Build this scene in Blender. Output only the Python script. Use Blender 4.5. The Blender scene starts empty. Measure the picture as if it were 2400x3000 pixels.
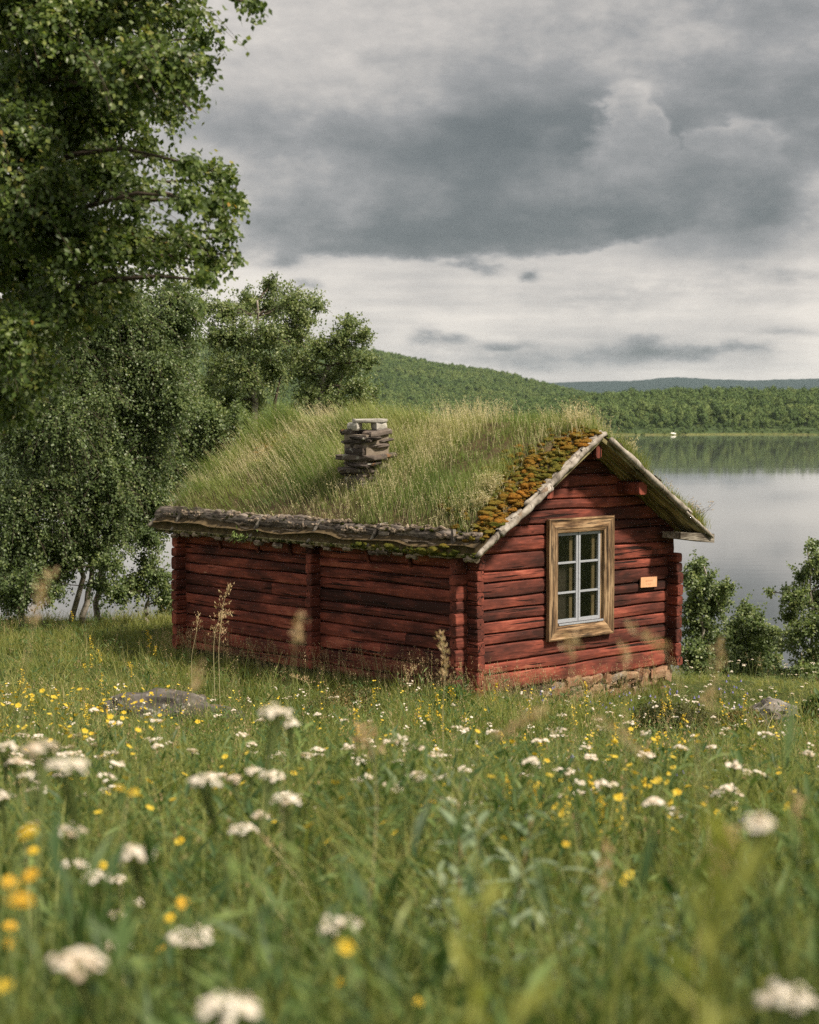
import bpy, math, random
import numpy as np
from mathutils import Vector, Matrix

# ------------------------------------------------------------------ camera, sky, sun, exposure
S = bpy.context.scene
COL = S.collection
R = np.random.default_rng(7)
random.seed(7)
PITCH = math.atan(287 / 5000)

cam_d = bpy.data.cameras.new("camera")
cam = bpy.data.objects.new("camera", cam_d)
COL.objects.link(cam)
cam.location = (0, 0, 0)
cam.rotation_euler = (math.pi / 2 - PITCH, 0, 0)
cam_d.sensor_fit = 'HORIZONTAL'
cam_d.sensor_width = 24
cam_d.lens = 50
cam_d.clip_start = 0.05
cam_d.clip_end = 30000
cam_d.dof.use_dof = True
cam_d.dof.focus_distance = 20.5
cam_d.dof.aperture_fstop = 2.8
S.camera = cam

S.view_settings.view_transform = 'Standard'
S.view_settings.look = 'None'
S.view_settings.gamma = 1
S.view_settings.use_curve_mapping = False
S.view_settings.exposure = 0.5
S.render.engine = 'CYCLES'
S.cycles.max_bounces = 7
S.cycles.transparent_max_bounces = 8
S.cycles.volume_bounces = 0
S.cycles.sample_clamp_indirect = 2.5
S.cycles.use_denoising = False   # the residue reads as film grain; a denoiser smears grass and leaves

SUN_EL, SUN_AZ = math.radians(50), math.radians(116)   # azimuth clockwise from +Y
sun_dir = Vector((math.sin(SUN_AZ) * math.cos(SUN_EL), math.cos(SUN_AZ) * math.cos(SUN_EL), math.sin(SUN_EL)))
sun_l = bpy.data.lights.new("sun", 'SUN')
sun_l.energy = 4.8
sun_l.angle = math.radians(6)
sun_l.color = (1.0, 0.88, 0.72)
sun = bpy.data.objects.new("sun", sun_l)
sun.rotation_euler = sun_dir.to_track_quat('Z', 'Y').to_euler()
COL.objects.link(sun)


class NT:
    """small helper that writes node trees"""
    def __init__(s, tree):
        s.t = tree
        s.n = tree.nodes
        s.l = tree.links
        s.n.clear()

    def new(s, kind, **kw):
        nd = s.n.new(kind)
        for k, v in kw.items():
            setattr(nd, k, v)
        return nd

    def put(s, sock, v):
        if v is None:
            return
        if isinstance(v, bpy.types.NodeSocket):
            s.l.new(v, sock)
        elif isinstance(v, (tuple, list)):
            if sock.type == 'RGBA' and len(v) == 3:
                v = (*v, 1)
            sock.default_value = v
        else:
            sock.default_value = v

    def m(s, op, a, b=None, c=None, clamp=False):
        nd = s.new('ShaderNodeMath', operation=op, use_clamp=clamp)
        for i, v in enumerate((a, b, c)):
            s.put(nd.inputs[i], v)
        return nd.outputs[0]

    def vm(s, op, a, b=None):
        nd = s.new('ShaderNodeVectorMath', operation=op)
        s.put(nd.inputs[0], a)
        s.put(nd.inputs[1], b)
        return nd.outputs[0]

    def smooth(s, v, lo, hi):
        nd = s.new('ShaderNodeMapRange', interpolation_type='SMOOTHSTEP')
        s.put(nd.inputs[0], v)
        nd.inputs[1].default_value = lo
        nd.inputs[2].default_value = hi
        return nd.outputs[0]

    def lin(s, v, lo, hi, a=0.0, b=1.0):
        nd = s.new('ShaderNodeMapRange')
        s.put(nd.inputs[0], v)
        for i, q in enumerate((lo, hi, a, b)):
            nd.inputs[i + 1].default_value = q
        return nd.outputs[0]

    def noise(s, vec, scale, detail=4, rough=0.55, dist=0.0, color=False):
        nd = s.new('ShaderNodeTexNoise')
        s.put(nd.inputs['Vector'], vec)
        nd.inputs['Scale'].default_value = scale
        nd.inputs['Detail'].default_value = detail
        nd.inputs['Roughness'].default_value = rough
        nd.inputs['Distortion'].default_value = dist
        return nd.outputs[1 if color else 0]

    def voro(s, vec, scale, feature='F1', out=0):
        nd = s.new('ShaderNodeTexVoronoi', feature=feature)
        s.put(nd.inputs['Vector'], vec)
        nd.inputs['Scale'].default_value = scale
        return nd.outputs[out]

    def ramp(s, fac, stops, interp='LINEAR'):
        nd = s.new('ShaderNodeValToRGB')
        cr = nd.color_ramp
        cr.interpolation = interp
        while len(cr.elements) < len(stops):
            cr.elements.new(0.5)
        for e, (p, c) in zip(cr.elements, stops):
            e.position = p
            e.color = (*c, 1) if len(c) == 3 else c
        s.put(nd.inputs[0], fac)
        return nd.outputs[0]

    def mix(s, f, a, b, mode='MIX'):
        nd = s.new('ShaderNodeMix', data_type='RGBA', blend_type=mode)
        s.put(nd.inputs[0], f)
        s.put(nd.inputs[6], a)
        s.put(nd.inputs[7], b)
        return nd.outputs[2]

    def scale(s, vec, xyz):
        nd = s.new('ShaderNodeMapping')
        s.put(nd.inputs[0], vec)
        nd.inputs[3].default_value = xyz
        return nd.outputs[0]

    def attr(s, name, out=2):
        return s.new('ShaderNodeAttribute', attribute_name=name).outputs[out]

    def bump(s, h, strength=0.5, dist=0.01):
        nd = s.new('ShaderNodeBump')
        s.put(nd.inputs['Height'], h)
        nd.inputs['Strength'].default_value = strength
        nd.inputs['Distance'].default_value = dist
        return nd.outputs[0]

    def objvec(s, rnd=True):
        o = s.new('ShaderNodeTexCoord').outputs['Object']
        if not rnd:
            return o
        r = s.m('MULTIPLY', s.new('ShaderNodeObjectInfo').outputs['Random'], 37.0)
        c = s.new('ShaderNodeCombineXYZ')
        for i in range(3):
            s.l.new(r, c.inputs[i])
        return s.vm('ADD', o, c.outputs[0])

    def pos(s):
        return s.new('ShaderNodeNewGeometry').outputs['Position']


def build_world():
    w = bpy.data.worlds.new("World")
    S.world = w
    w.use_nodes = True
    t = NT(w.node_tree)
    d = t.new('ShaderNodeTexCoord').outputs['Generated']
    sx = t.new('ShaderNodeSeparateXYZ')
    t.l.new(d, sx.inputs[0])
    X, Y, Z = sx.outputs
    az = t.m('ARCTAN2', X, Y)
    el = t.m('ARCSINE', Z)
    # cloud space: azimuth and elevation (radians), gently warped
    cv = t.new('ShaderNodeCombineXYZ')
    t.put(cv.inputs[0], az)
    t.put(cv.inputs[1], t.m('MULTIPLY', el, 1.9))
    t.put(cv.inputs[2], 3.7)
    base = cv.outputs[0]
    w1 = t.noise(base, 9, 3, 0.55)
    w2 = t.noise(t.vm('ADD', base, (5, 9, 2)), 9, 3, 0.55)
    w3 = t.noise(t.vm('ADD', base, (1, 3, 7)), 38, 5, 0.6)
    w4 = t.noise(t.vm('ADD', base, (8, 2, 4)), 38, 5, 0.6)
    def ctr(v, k):
        return t.m('MULTIPLY', t.m('SUBTRACT', v, 0.5), k)
    a = t.m('ADD', t.m('ADD', az, ctr(w1, .07)), ctr(w3, .022))
    e = t.m('ADD', t.m('ADD', el, ctr(w2, .035)), ctr(w4, .014))

    def blob(px, py, rx, ry, wgt):
        ai, ei = (px - 1200) / 5000, (1213 - py) / 5000
        qa = t.m('DIVIDE', t.m('SUBTRACT', a, ai), rx / 5000)
        qe = t.m('DIVIDE', t.m('SUBTRACT', e, ei), ry / 5000)
        r2 = t.m('ADD', t.m('MULTIPLY', qa, qa), t.m('MULTIPLY', qe, qe))
        return t.m('MULTIPLY', t.m('EXPONENT', t.m('MULTIPLY', r2, -1.0)), wgt)

    def add(*v):
        r = v[0]
        for q in v[1:]:
            r = t.m('ADD', r, q)
        return r

    def mul(*v):
        r = v[0]
        for q in v[1:]:
            r = t.m('MULTIPLY', r, q)
        return r

    def inv(v):
        return t.m('SUBTRACT', 1.0, v)

    soft = t.noise(base, 5, 6, 0.5)
    mid = t.noise(t.vm('ADD', base, (4, 4, 4)), 11, 8, 0.60)
    hn = t.noise(t.vm('ADD', base, (2, 6, 1)), 48, 7, 0.66)
    # broad grey veil over everything
    k = add(mul(t.lin(soft, .32, .68), .20), ctr(mid, .52), ctr(hn, .30), .04)
    # the great bank: its level underside climbs a little to the right
    lift = mul(t.smooth(az, .06, .24), .017)
    edge = t.m('SUBTRACT', add(el, ctr(w2, .012), ctr(w4, .010), ctr(hn, .006)), add(lift, .090))
    under = t.smooth(edge, -.001, .0055)
    span = mul(t.smooth(a, -.135, -.035), inv(t.smooth(a, .19, .27)))
    low = inv(t.smooth(edge, .006, .075))
    bank = mul(span, add(mul(low, .74), .12))
    for bb in [(1500, 520, 800, 210, .26), (2380, 430, 200, 120, .26), (750, 180, 520, 200, -.16), (2150, 250, 620, 230, .34), (1850, 420, 360, 130, .16), (1000, 425, 330, 75, .30), (760, 400, 200, 55, .16), (1380, 420, 380, 110, .24), (1700, 430, 300, 90, .30), (1250, 660, 420, 70, .30), (1700, 650, 260, 55, .22), (2380, 360, 220, 170, .24), (2300, 60, 420, 70, .12),
               (2200, 610, 120, 50, .22), (760, 700, 90, 28, .16)]:
        bank = add(bank, blob(*bb))
    k = add(k, mul(bank, add(.44, t.lin(mid, .32, .68, 0, .50))))
    ring = add(under, mul(inv(under), add(.24, mul(t.smooth(az, .10, .20), t.smooth(el, .075, .10), .55))))
    k = mul(k, ring)
    # towering heads in front of it, crisp above and melting into the bank below
    hb = [(1835, 330, 85, 62), (1900, 375, 75, 62), (1835, 450, 150, 110), (2060, 470, 110, 80), (2150, 470, 110, 82), (2010, 540, 150, 90), (2215, 560, 75, 60)]
    hsum = None
    for (px, py, rx, ry) in hb:
        v = blob(px, py, rx, ry, 1.0)
        hsum = v if hsum is None else t.m('MAXIMUM', hsum, v)
    hm = mul(t.smooth(add(hsum, ctr(hn, .46), ctr(w3, .40)), .28, .58), t.smooth(el, .108, .150))
    body = add(.22, ctr(mid, .3), ctr(hn, .55), mul(inv(t.smooth(el, .105, .175)), .60), mul(t.smooth(hsum, .4, 1.0), .08))
    k = t.mix(mul(hm, .85), k, body)
    # little ragged clouds over the horizon
    small = [(1275, 1000, 60, 20, .6), (1480, 998, 90, 15, .6), (1910, 1025, 80, 26, .6), (2010, 1055, 150, 24, .5), (2150, 1040, 60, 14, .4),
             (950, 825, 36, 17, .5), (1500, 785, 30, 14, .6), (1340, 765, 60, 15, .5), (1600, 1050, 360, 36, .34), (1900, 860, 420, 40, .16), (2300, 800, 200, 30, .2), (2280, 980, 120, 14, .2), (860, 760, 90, 22, .4)]
    sm = None
    for bb in small:
        v = blob(*bb)
        sm = v if sm is None else t.m('ADD', sm, v)
    k = t.m('ADD', k, t.m('MULTIPLY', sm, t.lin(hn, .3, .7, .35, 1.25)))
    # faint level bands low over the horizon
    bands = t.noise(t.scale(base, (2.0, 11, 1)), 3.5, 6, 0.55)
    lowsky = t.m('SUBTRACT', 1.0, t.smooth(el, .075, .105))
    k = add(k, mul(t.m('SUBTRACT', bands, .45), lowsky, .50), mul(lowsky, -.10))
    k = mul(t.m('TANH', t.m('MULTIPLY', t.m('MAXIMUM', k, 0.0), 1.36)), .95)
    colr = t.ramp(k, [(0.0, (.82, .76, .69)), (.2, (.60, .565, .53)), (.5, (.335, .335, .335)), (.8, (.168, .184, .189)), (1.0, (.090, .109, .115))])
    sky = t.new('ShaderNodeTexSky', sky_type='NISHITA')
    sky.sun_disc = False
    sky.sun_elevation = SUN_EL
    sky.sun_rotation = SUN_AZ
    b1 = t.new('ShaderNodeBackground')
    t.put(b1.inputs[0], sky.outputs[0])
    b1.inputs[1].default_value = 0.08
    b2 = t.new('ShaderNodeBackground')
    t.put(b2.inputs[0], colr)
    b2.inputs[1].default_value = 0.74
    mx = t.new('ShaderNodeMixShader')
    mx.inputs[0].default_value = 0.96
    t.l.new(b1.outputs[0], mx.inputs[1])
    t.l.new(b2.outputs[0], mx.inputs[2])
    out = t.new('ShaderNodeOutputWorld')
    t.l.new(mx.outputs[0], out.inputs[0])


build_world()

# ------------------------------------------------------------------ helpers
def hash3(i, j, k, seed):
    n = (i * 374761393 + j * 668265263 + k * 2147483647 + seed * 974634777) & 0xffffffff
    n = ((n ^ (n >> 13)) * 1274126177) & 0xffffffff
    n = n ^ (n >> 16)
    return (n & 0xffffff) / float(0xffffff)


def vn(p, seed=0):
    """smooth value noise, -1..1, for an (n,3) array"""
    p = np.asarray(p, float)
    i = np.floor(p).astype(np.int64)
    f = p - i
    f = f * f * (3 - 2 * f)
    r = 0
    for dx in (0, 1):
        for dy in (0, 1):
            for dz in (0, 1):
                w = (f[:, 0] if dx else 1 - f[:, 0]) * (f[:, 1] if dy else 1 - f[:, 1]) * (f[:, 2] if dz else 1 - f[:, 2])
                r = r + w * hash3(i[:, 0] + dx, i[:, 1] + dy, i[:, 2] + dz, seed)
    return r * 2 - 1


def fbm(p, seed=0, oct=4):
    p = np.asarray(p, float)
    a, r = 1.0, 0
    for o in range(oct):
        r = r + a * vn(p * 2 ** o + o * 17.3, seed + o)
        a *= .5
    return r


def sstep(x, a, b):
    t = np.clip((x - a) / (b - a), 0, 1)
    return t * t * (3 - 2 * t)


def ground_z(x, y):
    x = np.asarray(x, float)
    y = np.asarray(y, float)
    b = -1.0 - .127 * y
    pl = -3.46
    k = .12
    z = k * np.logaddexp(b / k, pl / k)
    z = z - .022 * np.clip(x, 0, 60) * sstep(y, 4, 15) - .20 * np.exp(-(((x - 2.6) / 1.5) ** 2 + ((y - 20.6) / 2.0) ** 2))
    yc = 30 - 6.0 * sstep(x, -1.5, 3.5) - 2 * sstep(x, 4, 9)
    z = z - .24 * 1.2 * np.logaddexp(0, (y - yc) / 1.2)
    z = np.maximum(z, -15)
    q = np.stack([x, y, 0 * x], -1).reshape(-1, 3)
    n = (.07 * vn(q * .55, 3) + .05 * vn(q * 1.3, 4) + .02 * vn(q * 3, 5)).reshape(x.shape)
    return z + n * np.clip(1 - np.abs(y) / 200, 0, 1)


def gz(x, y):
    return float(ground_z(np.array([x]), np.array([y]))[0])


def P(px, py, depth):
    """world point that a pixel of the photograph shows at the given distance"""
    cp, sp = math.cos(PITCH), math.sin(PITCH)
    a, b = (px - 1200) / 5000, (1500 - py) / 5000
    v = np.array([a, cp + b * sp, -sp + b * cp])
    return v * (depth / v[1])


def mesh(name, V, faces, mats=(), midx=None, smooth=False, attrs=None):
    me = bpy.data.meshes.new(name)
    V = np.asarray(V, np.float32)
    fs = [np.asarray(f, np.int32) for f in faces if len(f)]
    me.vertices.add(len(V))
    me.vertices.foreach_set('co', V.ravel())
    loops = np.concatenate([f.ravel() for f in fs])
    tot = np.concatenate([np.full(len(f), f.shape[1], np.int32) for f in fs])
    start = np.concatenate([[0], np.cumsum(tot)[:-1]]).astype(np.int32)
    me.loops.add(len(loops))
    me.loops.foreach_set('vertex_index', loops)
    me.polygons.add(len(tot))
    me.polygons.foreach_set('loop_start', start)
    if midx is not None:
        me.polygons.foreach_set('material_index', np.asarray(midx, np.int32))
    me.polygons.foreach_set('use_smooth', np.full(len(tot), smooth))
    for k, v in (attrs or {}).items():
        at = me.attributes.new(k, 'FLOAT', 'POINT')
        at.data.foreach_set('value', np.asarray(v, np.float32))
    for mt in mats:
        me.materials.append(mt)
    me.update(calc_edges=True)
    return me


def link(name, me, parent=None, loc=None, label=None, cat=None, group=None, kind=None):
    o = bpy.data.objects.new(name, me)
    COL.objects.link(o)
    if parent is not None:
        o.parent = parent
    if loc is not None:
        o.location = loc
    tag(o, label, cat, group, kind)
    return o


def tag(o, label=None, cat=None, group=None, kind=None):
    for k, v in (('label', label), ('category', cat), ('group', group), ('kind', kind)):
        if v:
            o[k] = v
    return o


class Acc:
    """collects pieces into one mesh"""
    def __init__(s):
        s.V, s.F, s.M, s.A, s.n = [], {}, {}, [], 0

    def add(s, V, faces, mi=0, rnd=0.0):
        V = np.asarray(V, float)
        s.V.append(V)
        s.A.append(np.broadcast_to(np.asarray(rnd, float), (len(V),)))
        for f in faces:
            f = np.asarray(f, int)
            if not len(f):
                continue
            k = f.shape[1]
            s.F.setdefault(k, []).append(f + s.n)
            s.M.setdefault(k, []).append(np.full(len(f), mi))
        s.n += len(V)

    def mesh(s, name, mats, smooth=False):
        fs, ms = [], []
        for k in s.F:
            fs.append(np.concatenate(s.F[k]))
            ms.append(np.concatenate(s.M[k]))
        return mesh(name, np.concatenate(s.V), fs, mats, np.concatenate(ms), smooth, {'rnd': np.concatenate(s.A)})


def tube(pts, rad, sides=6, cap=True):
    pts = np.asarray(pts, float)
    n = len(pts)
    rad = np.broadcast_to(np.asarray(rad, float), (n,))
    tg = np.gradient(pts, axis=0)
    tg /= np.linalg.norm(tg, axis=1)[:, None] + 1e-9
    ref = np.array([0, 0, 1.0]) if abs(tg[0, 2]) < .9 else np.array([1.0, 0, 0])
    V = []
    for i in range(n):
        a = np.cross(tg[i], ref)
        a /= np.linalg.norm(a) + 1e-9
        b = np.cross(tg[i], a)
        ref = -np.cross(tg[i], a) if False else ref
        th = np.arange(sides) / sides * 2 * math.pi
        V.append(pts[i] + rad[i] * (np.cos(th)[:, None] * a + np.sin(th)[:, None] * b))
    V = np.concatenate(V)
    q = []
    for i in range(n - 1):
        for j in range(sides):
            q.append((i * sides + j, i * sides + (j + 1) % sides, (i + 1) * sides + (j + 1) % sides, (i + 1) * sides + j))
    faces = [np.array(q)]
    if cap:
        faces.append(np.array([list(range(sides))[::-1], [(n - 1) * sides + j for j in range(sides)]]))
    return V, faces


_ico = {}
def ico(sub):
    if sub not in _ico:
        import bmesh
        bm = bmesh.new()
        bmesh.ops.create_icosphere(bm, subdivisions=sub, radius=1)
        V = np.array([v.co[:] for v in bm.verts])
        bm.verts.ensure_lookup_table()
        F = np.array([[v.index for v in f.verts] for f in bm.faces])
        bm.free()
        _ico[sub] = (V, F)
    return _ico[sub]


def box(x0, x1, y0, y1, z0, z1):
    V = np.array([(x, y, z) for z in (z0, z1) for y in (y0, y1) for x in (x0, x1)], float)
    F = np.array([(0, 2, 3, 1), (4, 5, 7, 6), (0, 1, 5, 4), (2, 6, 7, 3), (0, 4, 6, 2), (1, 3, 7, 5)])
    return V, [F]


def blades(base, h, w, lean_dir, lean, bend, face=None, segs=3, rng=R):
    """tapered, curved blades of grass; returns V, faces, t along the blade, index of blade per vertex"""
    n = len(base)
    face = rng.uniform(0, 2 * math.pi, n) if face is None else face
    ld = np.stack([np.cos(lean_dir), np.sin(lean_dir), np.zeros(n)], 1)
    wd = np.stack([np.cos(face), np.sin(face), np.zeros(n)], 1)
    V = np.zeros((n, 2 * segs + 1, 3))
    T = np.zeros((n, 2 * segs + 1))
    for i in range(segs + 1):
        t = i / segs
        off = lean * t + bend * t * t
        c = base + ld * (h * off)[:, None]
        c[:, 2] += h * t * np.sqrt(np.clip(1 - (off / max(t, 1e-3) * .55) ** 2, .15, 1)) if i else 0
        if i < segs:
            ww = (w * (1 - .75 * t ** 1.5) * .5)[:, None]
            V[:, 2 * i] = c - wd * ww
            V[:, 2 * i + 1] = c + wd * ww
            T[:, 2 * i:2 * i + 2] = t
        else:
            V[:, 2 * segs] = c
            T[:, 2 * segs] = 1
    o = (np.arange(n) * (2 * segs + 1))[:, None]
    qs = [o + np.array([2 * i, 2 * i + 1, 2 * i + 3, 2 * i + 2]) for i in range(segs - 1)]
    Q = np.concatenate(qs) if qs else np.zeros((0, 4), int)
    Tr = o + np.array([2 * segs - 2, 2 * segs - 1, 2 * segs])
    return V.reshape(-1, 3), [Q, Tr], T.ravel(), np.repeat(np.arange(n), 2 * segs + 1)


def leaves(pos, d, nrm, L, W, fold=.18, simple=False, wide=.42):
    """leaf blades: position, axis, normal, length, width"""
    n = len(pos)
    d = d / (np.linalg.norm(d, axis=1)[:, None] + 1e-9)
    side = np.cross(nrm, d)
    side /= np.linalg.norm(side, axis=1)[:, None] + 1e-9
    up = np.cross(d, side)
    L = np.broadcast_to(np.asarray(L, float), (n,))[:, None]
    W = np.broadcast_to(np.asarray(W, float), (n,))[:, None]
    b = pos
    tip = pos + d * L - up * L * .12
    l = pos + d * L * wide + side * W * .5
    r = pos + d * L * wide - side * W * .5
    o = (np.arange(n) * (4 if simple else 5))[:, None]
    if simple:
        V = np.stack([b, r, tip, l], 1)
        return V.reshape(-1, 3), [o + np.array([0, 1, 2, 3])], np.repeat(np.arange(n), 4)
    mid = pos + d * L * wide - up * W * fold
    V = np.stack([b, r, tip, l, mid], 1)
    return V.reshape(-1, 3), [np.concatenate([o + np.array([0, 1, 2, 4]), o + np.array([0, 4, 2, 3])])], np.repeat(np.arange(n), 5)


def rand_dir(n, rng=R):
    v = rng.normal(size=(n, 3))
    return v / np.linalg.norm(v, axis=1)[:, None]
# ------------------------------------------------------------------ materials
def material(name):
    m = bpy.data.materials.new(name)
    m.use_nodes = True
    return m, NT(m.node_tree)


def finish(t, color, rough=.8, normal=None, spec=.25, **kw):
    p = t.new('ShaderNodeBsdfPrincipled')
    t.put(p.inputs['Base Color'], color)
    t.put(p.inputs['Roughness'], rough)
    p.inputs['Specular IOR Level'].default_value = spec
    if normal is not None:
        t.put(p.inputs['Normal'], normal)
    for k, v in kw.items():
        t.put(p.inputs[k.replace('_', ' ')], v)
    out = t.new('ShaderNodeOutputMaterial')
    t.l.new(p.outputs[0], out.inputs[0])
    return p


def leaf_mat(name, stops, transl=.35, rough=.55, spec=.3, tcol=None, patch=None, own=0.0):
    """plant tissue: colour picked by the 'rnd' attribute, some light passes through"""
    m, t = material(name)
    f = t.attr('rnd')
    if own:
        f = t.m('ADD', f, t.m('MULTIPLY', t.m('SUBTRACT', t.new('ShaderNodeObjectInfo').outputs['Random'], .5), own))
    if patch:
        n = t.noise(t.pos(), patch[0], 3, .5)
        f = t.m('ADD', t.m('MULTIPLY', f, 1 - patch[1]), t.m('MULTIPLY', t.lin(n, .3, .7), patch[1]))
    c = t.ramp(f, stops)
    p = t.new('ShaderNodeBsdfPrincipled')
    t.put(p.inputs['Base Color'], c)
    p.inputs['Roughness'].default_value = rough
    p.inputs['Specular IOR Level'].default_value = spec
    tr = t.new('ShaderNodeBsdfTranslucent')
    t.put(tr.inputs[0], t.mix(1.0, c, tcol or (1.15, 1.2, .7), 'MULTIPLY'))
    mx = t.new('ShaderNodeMixShader')
    mx.inputs[0].default_value = transl
    t.l.new(p.outputs[0], mx.inputs[1])
    t.l.new(tr.outputs[0], mx.inputs[2])
    out = t.new('ShaderNodeOutputMaterial')
    t.l.new(mx.outputs[0], out.inputs[0])
    return m


def red_paint(name='red_paint', along=0):
    m, t = material(name)
    v = t.objvec()
    st = [9, 9, 9]
    st[along] = 1.0
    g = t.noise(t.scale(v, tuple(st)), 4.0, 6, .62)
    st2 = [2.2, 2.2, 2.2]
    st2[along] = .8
    fade_dapple = t.noise(t.scale(v, tuple(st2)), 1.6, 5, .6)  # broad pale blotches: dappled sun painted into the colour, together with faded paint
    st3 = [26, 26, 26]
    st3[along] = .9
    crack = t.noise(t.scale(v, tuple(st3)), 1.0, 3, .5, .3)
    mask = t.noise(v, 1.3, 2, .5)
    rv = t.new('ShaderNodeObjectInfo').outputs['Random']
    f = t.m('ADD', t.m('ADD', t.m('MULTIPLY', fade_dapple, .85), t.m('MULTIPLY', g, .36)), t.m('MULTIPLY', t.m('SUBTRACT', rv, .5), .19))
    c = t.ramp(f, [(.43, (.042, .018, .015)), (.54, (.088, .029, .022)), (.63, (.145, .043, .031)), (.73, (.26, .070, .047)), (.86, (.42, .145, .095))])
    ck = t.m('MULTIPLY', t.smooth(crack, .405, .36), t.smooth(mask, .40, .52))
    c = t.mix(ck, c, (.022, .011, .009))
    chip = t.smooth(t.noise(t.scale(v, tuple([q * .55 + .3 for q in st])), 3.2, 4, .6), .72, .76)
    c = t.mix(t.m('MULTIPLY', chip, .8), c, (.46, .27, .18))
    knot = t.smooth(t.voro(t.scale(v, (1, 2, 2) if along == 0 else (2, 1, 2)), 1.7), .07, .03)
    c = t.mix(t.m('MULTIPLY', knot, .7), c, (.05, .017, .013))
    h = t.m('SUBTRACT', t.m('MULTIPLY', g, .6), t.m('MULTIPLY', ck, 1.6))
    finish(t, c, .85, t.bump(h, .8, .012), .15)
    return m


def weathered(name, along, light, mid, dark, stain=.5):
    m, t = material(name)
    v = t.objvec()
    st = [22, 22, 22]
    st[along] = 1.3
    g = t.noise(t.scale(v, tuple(st)), 2.2, 6, .65)
    st2 = [5, 5, 5]
    st2[along] = 1.2
    b = t.noise(t.scale(v, tuple(st2)), 1.8, 5, .6)
    f = t.m('ADD', t.m('MULTIPLY', g, .55), t.m('MULTIPLY', b, .5))
    c = t.ramp(f, [(.42, dark), (.51, mid), (.60, light), (.74, tuple(min(1, q * 1.15) for q in light))])
    s = t.smooth(t.noise(t.scale(v, tuple(q * .5 for q in st)), 2.6, 5, .7), .51, .62)
    c = t.mix(t.m('MULTIPLY', s, stain), c, (.03, .023, .018))
    finish(t, c, .85, t.bump(g, .7, .008), .15)
    return m


def birch_bark(name, along=0):
    m, t = material(name)
    v = t.objvec()
    st = [3, 3, 3]
    st[along] = 40
    l = t.smooth(t.noise(t.scale(v, tuple(st)), 1.2, 3, .5), .60, .68)
    n = t.noise(v, 7, 5, .6)
    c = t.ramp(n, [(.3, (.095, .08, .065)), (.47, (.25, .22, .185)), (.66, (.43, .395, .35))])
    c = t.mix(t.m('MULTIPLY', l, .75), c, (.06, .045, .035))
    c = t.mix(t.smooth(t.noise(v, 3.2, 3), .62, .75), c, (.20, .13, .08))
    finish(t, c, .75, t.bump(t.m('SUBTRACT', n, l), .6, .01), .25)
    return m


def stone_mat(name, stops, lichen=(.42, .42, .36), lf=.55, bump=.6, sc=5):
    m, t = material(name)
    v = t.objvec()
    n = t.noise(v, sc, 7, .65)
    rv = t.new('ShaderNodeObjectInfo').outputs['Random']
    f = t.m('ADD', t.m('MULTIPLY', n, .75), t.m('MULTIPLY', rv, .34))
    c = t.ramp(f, stops)
    l = t.smooth(t.noise(v, sc * 1.7, 5, .6), .58, .66)
    c = t.mix(t.m('MULTIPLY', l, lf), c, lichen)
    o = t.smooth(t.noise(t.vm('ADD', v, (3, 1, 4)), sc * 1.3, 4, .6), .64, .70)
    c = t.mix(t.m('MULTIPLY', o, .55), c, (.26, .13, .045))
    h = t.m('ADD', n, t.m('MULTIPLY', t.noise(v, sc * 6, 4, .6), .4))
    finish(t, c, .9, t.bump(h, bump, .03), .2)
    return m


def moss_mat():
    m, t = material('moss')
    v = t.pos()
    f = t.m('ADD', t.attr('rnd'), t.m('MULTIPLY', t.m('SUBTRACT', t.noise(v, 9, 4, .6), .5), .35))
    c = t.ramp(f, [(.0, (.030, .040, .010)), (.25, (.085, .098, .016)), (.42, (.17, .15, .028)), (.62, (.26, .135, .022)), (.85, (.36, .155, .024)), (1, (.43, .22, .05))])
    fz = t.noise(v, 160, 4, .7)
    c = t.mix(t.smooth(fz, .52, .36), c, t.mix(1.0, c, (.35, .33, .30), 'MULTIPLY'))
    finish(t, c, .95, t.bump(t.m('ADD', fz, t.m('MULTIPLY', t.noise(v, 45, 3), .8)), .9, .02), .1)
    return m


def plain(name, c, rough=.8, var=.25, sc=20, bump=.3, spec=.2):
    m, t = material(name)
    n = t.noise(t.objvec(), sc, 5, .6)
    col = t.mix(t.lin(n, .3, .7), tuple(q * (1 - var) for q in c), tuple(min(1, q * (1 + var)) for q in c))
    finish(t, col, rough, t.bump(n, bump, .01), spec)
    return m


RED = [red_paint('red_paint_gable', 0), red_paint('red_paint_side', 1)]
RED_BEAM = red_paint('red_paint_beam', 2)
GREYWOOD = weathered('grey_wood', 1, (.30, .255, .22), (.125, .105, .09), (.035, .028, .024), .8)
GREYWOOD_Z = weathered('grey_wood_peg', 2, (.32, .29, .25), (.17, .15, .13), (.05, .042, .036), .4)
SOFFIT = weathered('mossy_board', 0, (.36, .32, .17), (.19, .165, .08), (.045, .038, .022), .65)
CASING_X = weathered('bare_pine_x', 0, (.42, .285, .165), (.24, .148, .08), (.075, .045, .026), .95)
CASING_Z = weathered('bare_pine_z', 2, (.39, .275, .165), (.225, .145, .082), (.075, .046, .028), .92)
BARK_U = birch_bark('birch_bark_slope', 0)
BARK_S = weathered('old_bark', 1, (.36, .29, .22), (.19, .15, .115), (.05, .04, .03), .5)
BARK_Z = birch_bark('birch_bark_trunk', 2)
SLAB = stone_mat('chimney_stone', [(.3, (.028, .023, .021)), (.5, (.068, .056, .049)), (.68, (.14, .115, .10)), (.85, (.21, .16, .125))])
CAPSTONE = stone_mat('cap_stone', [(.3, (.22, .21, .19)), (.6, (.40, .385, .35)), (.85, (.50, .48, .44))], lf=.3)
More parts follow.
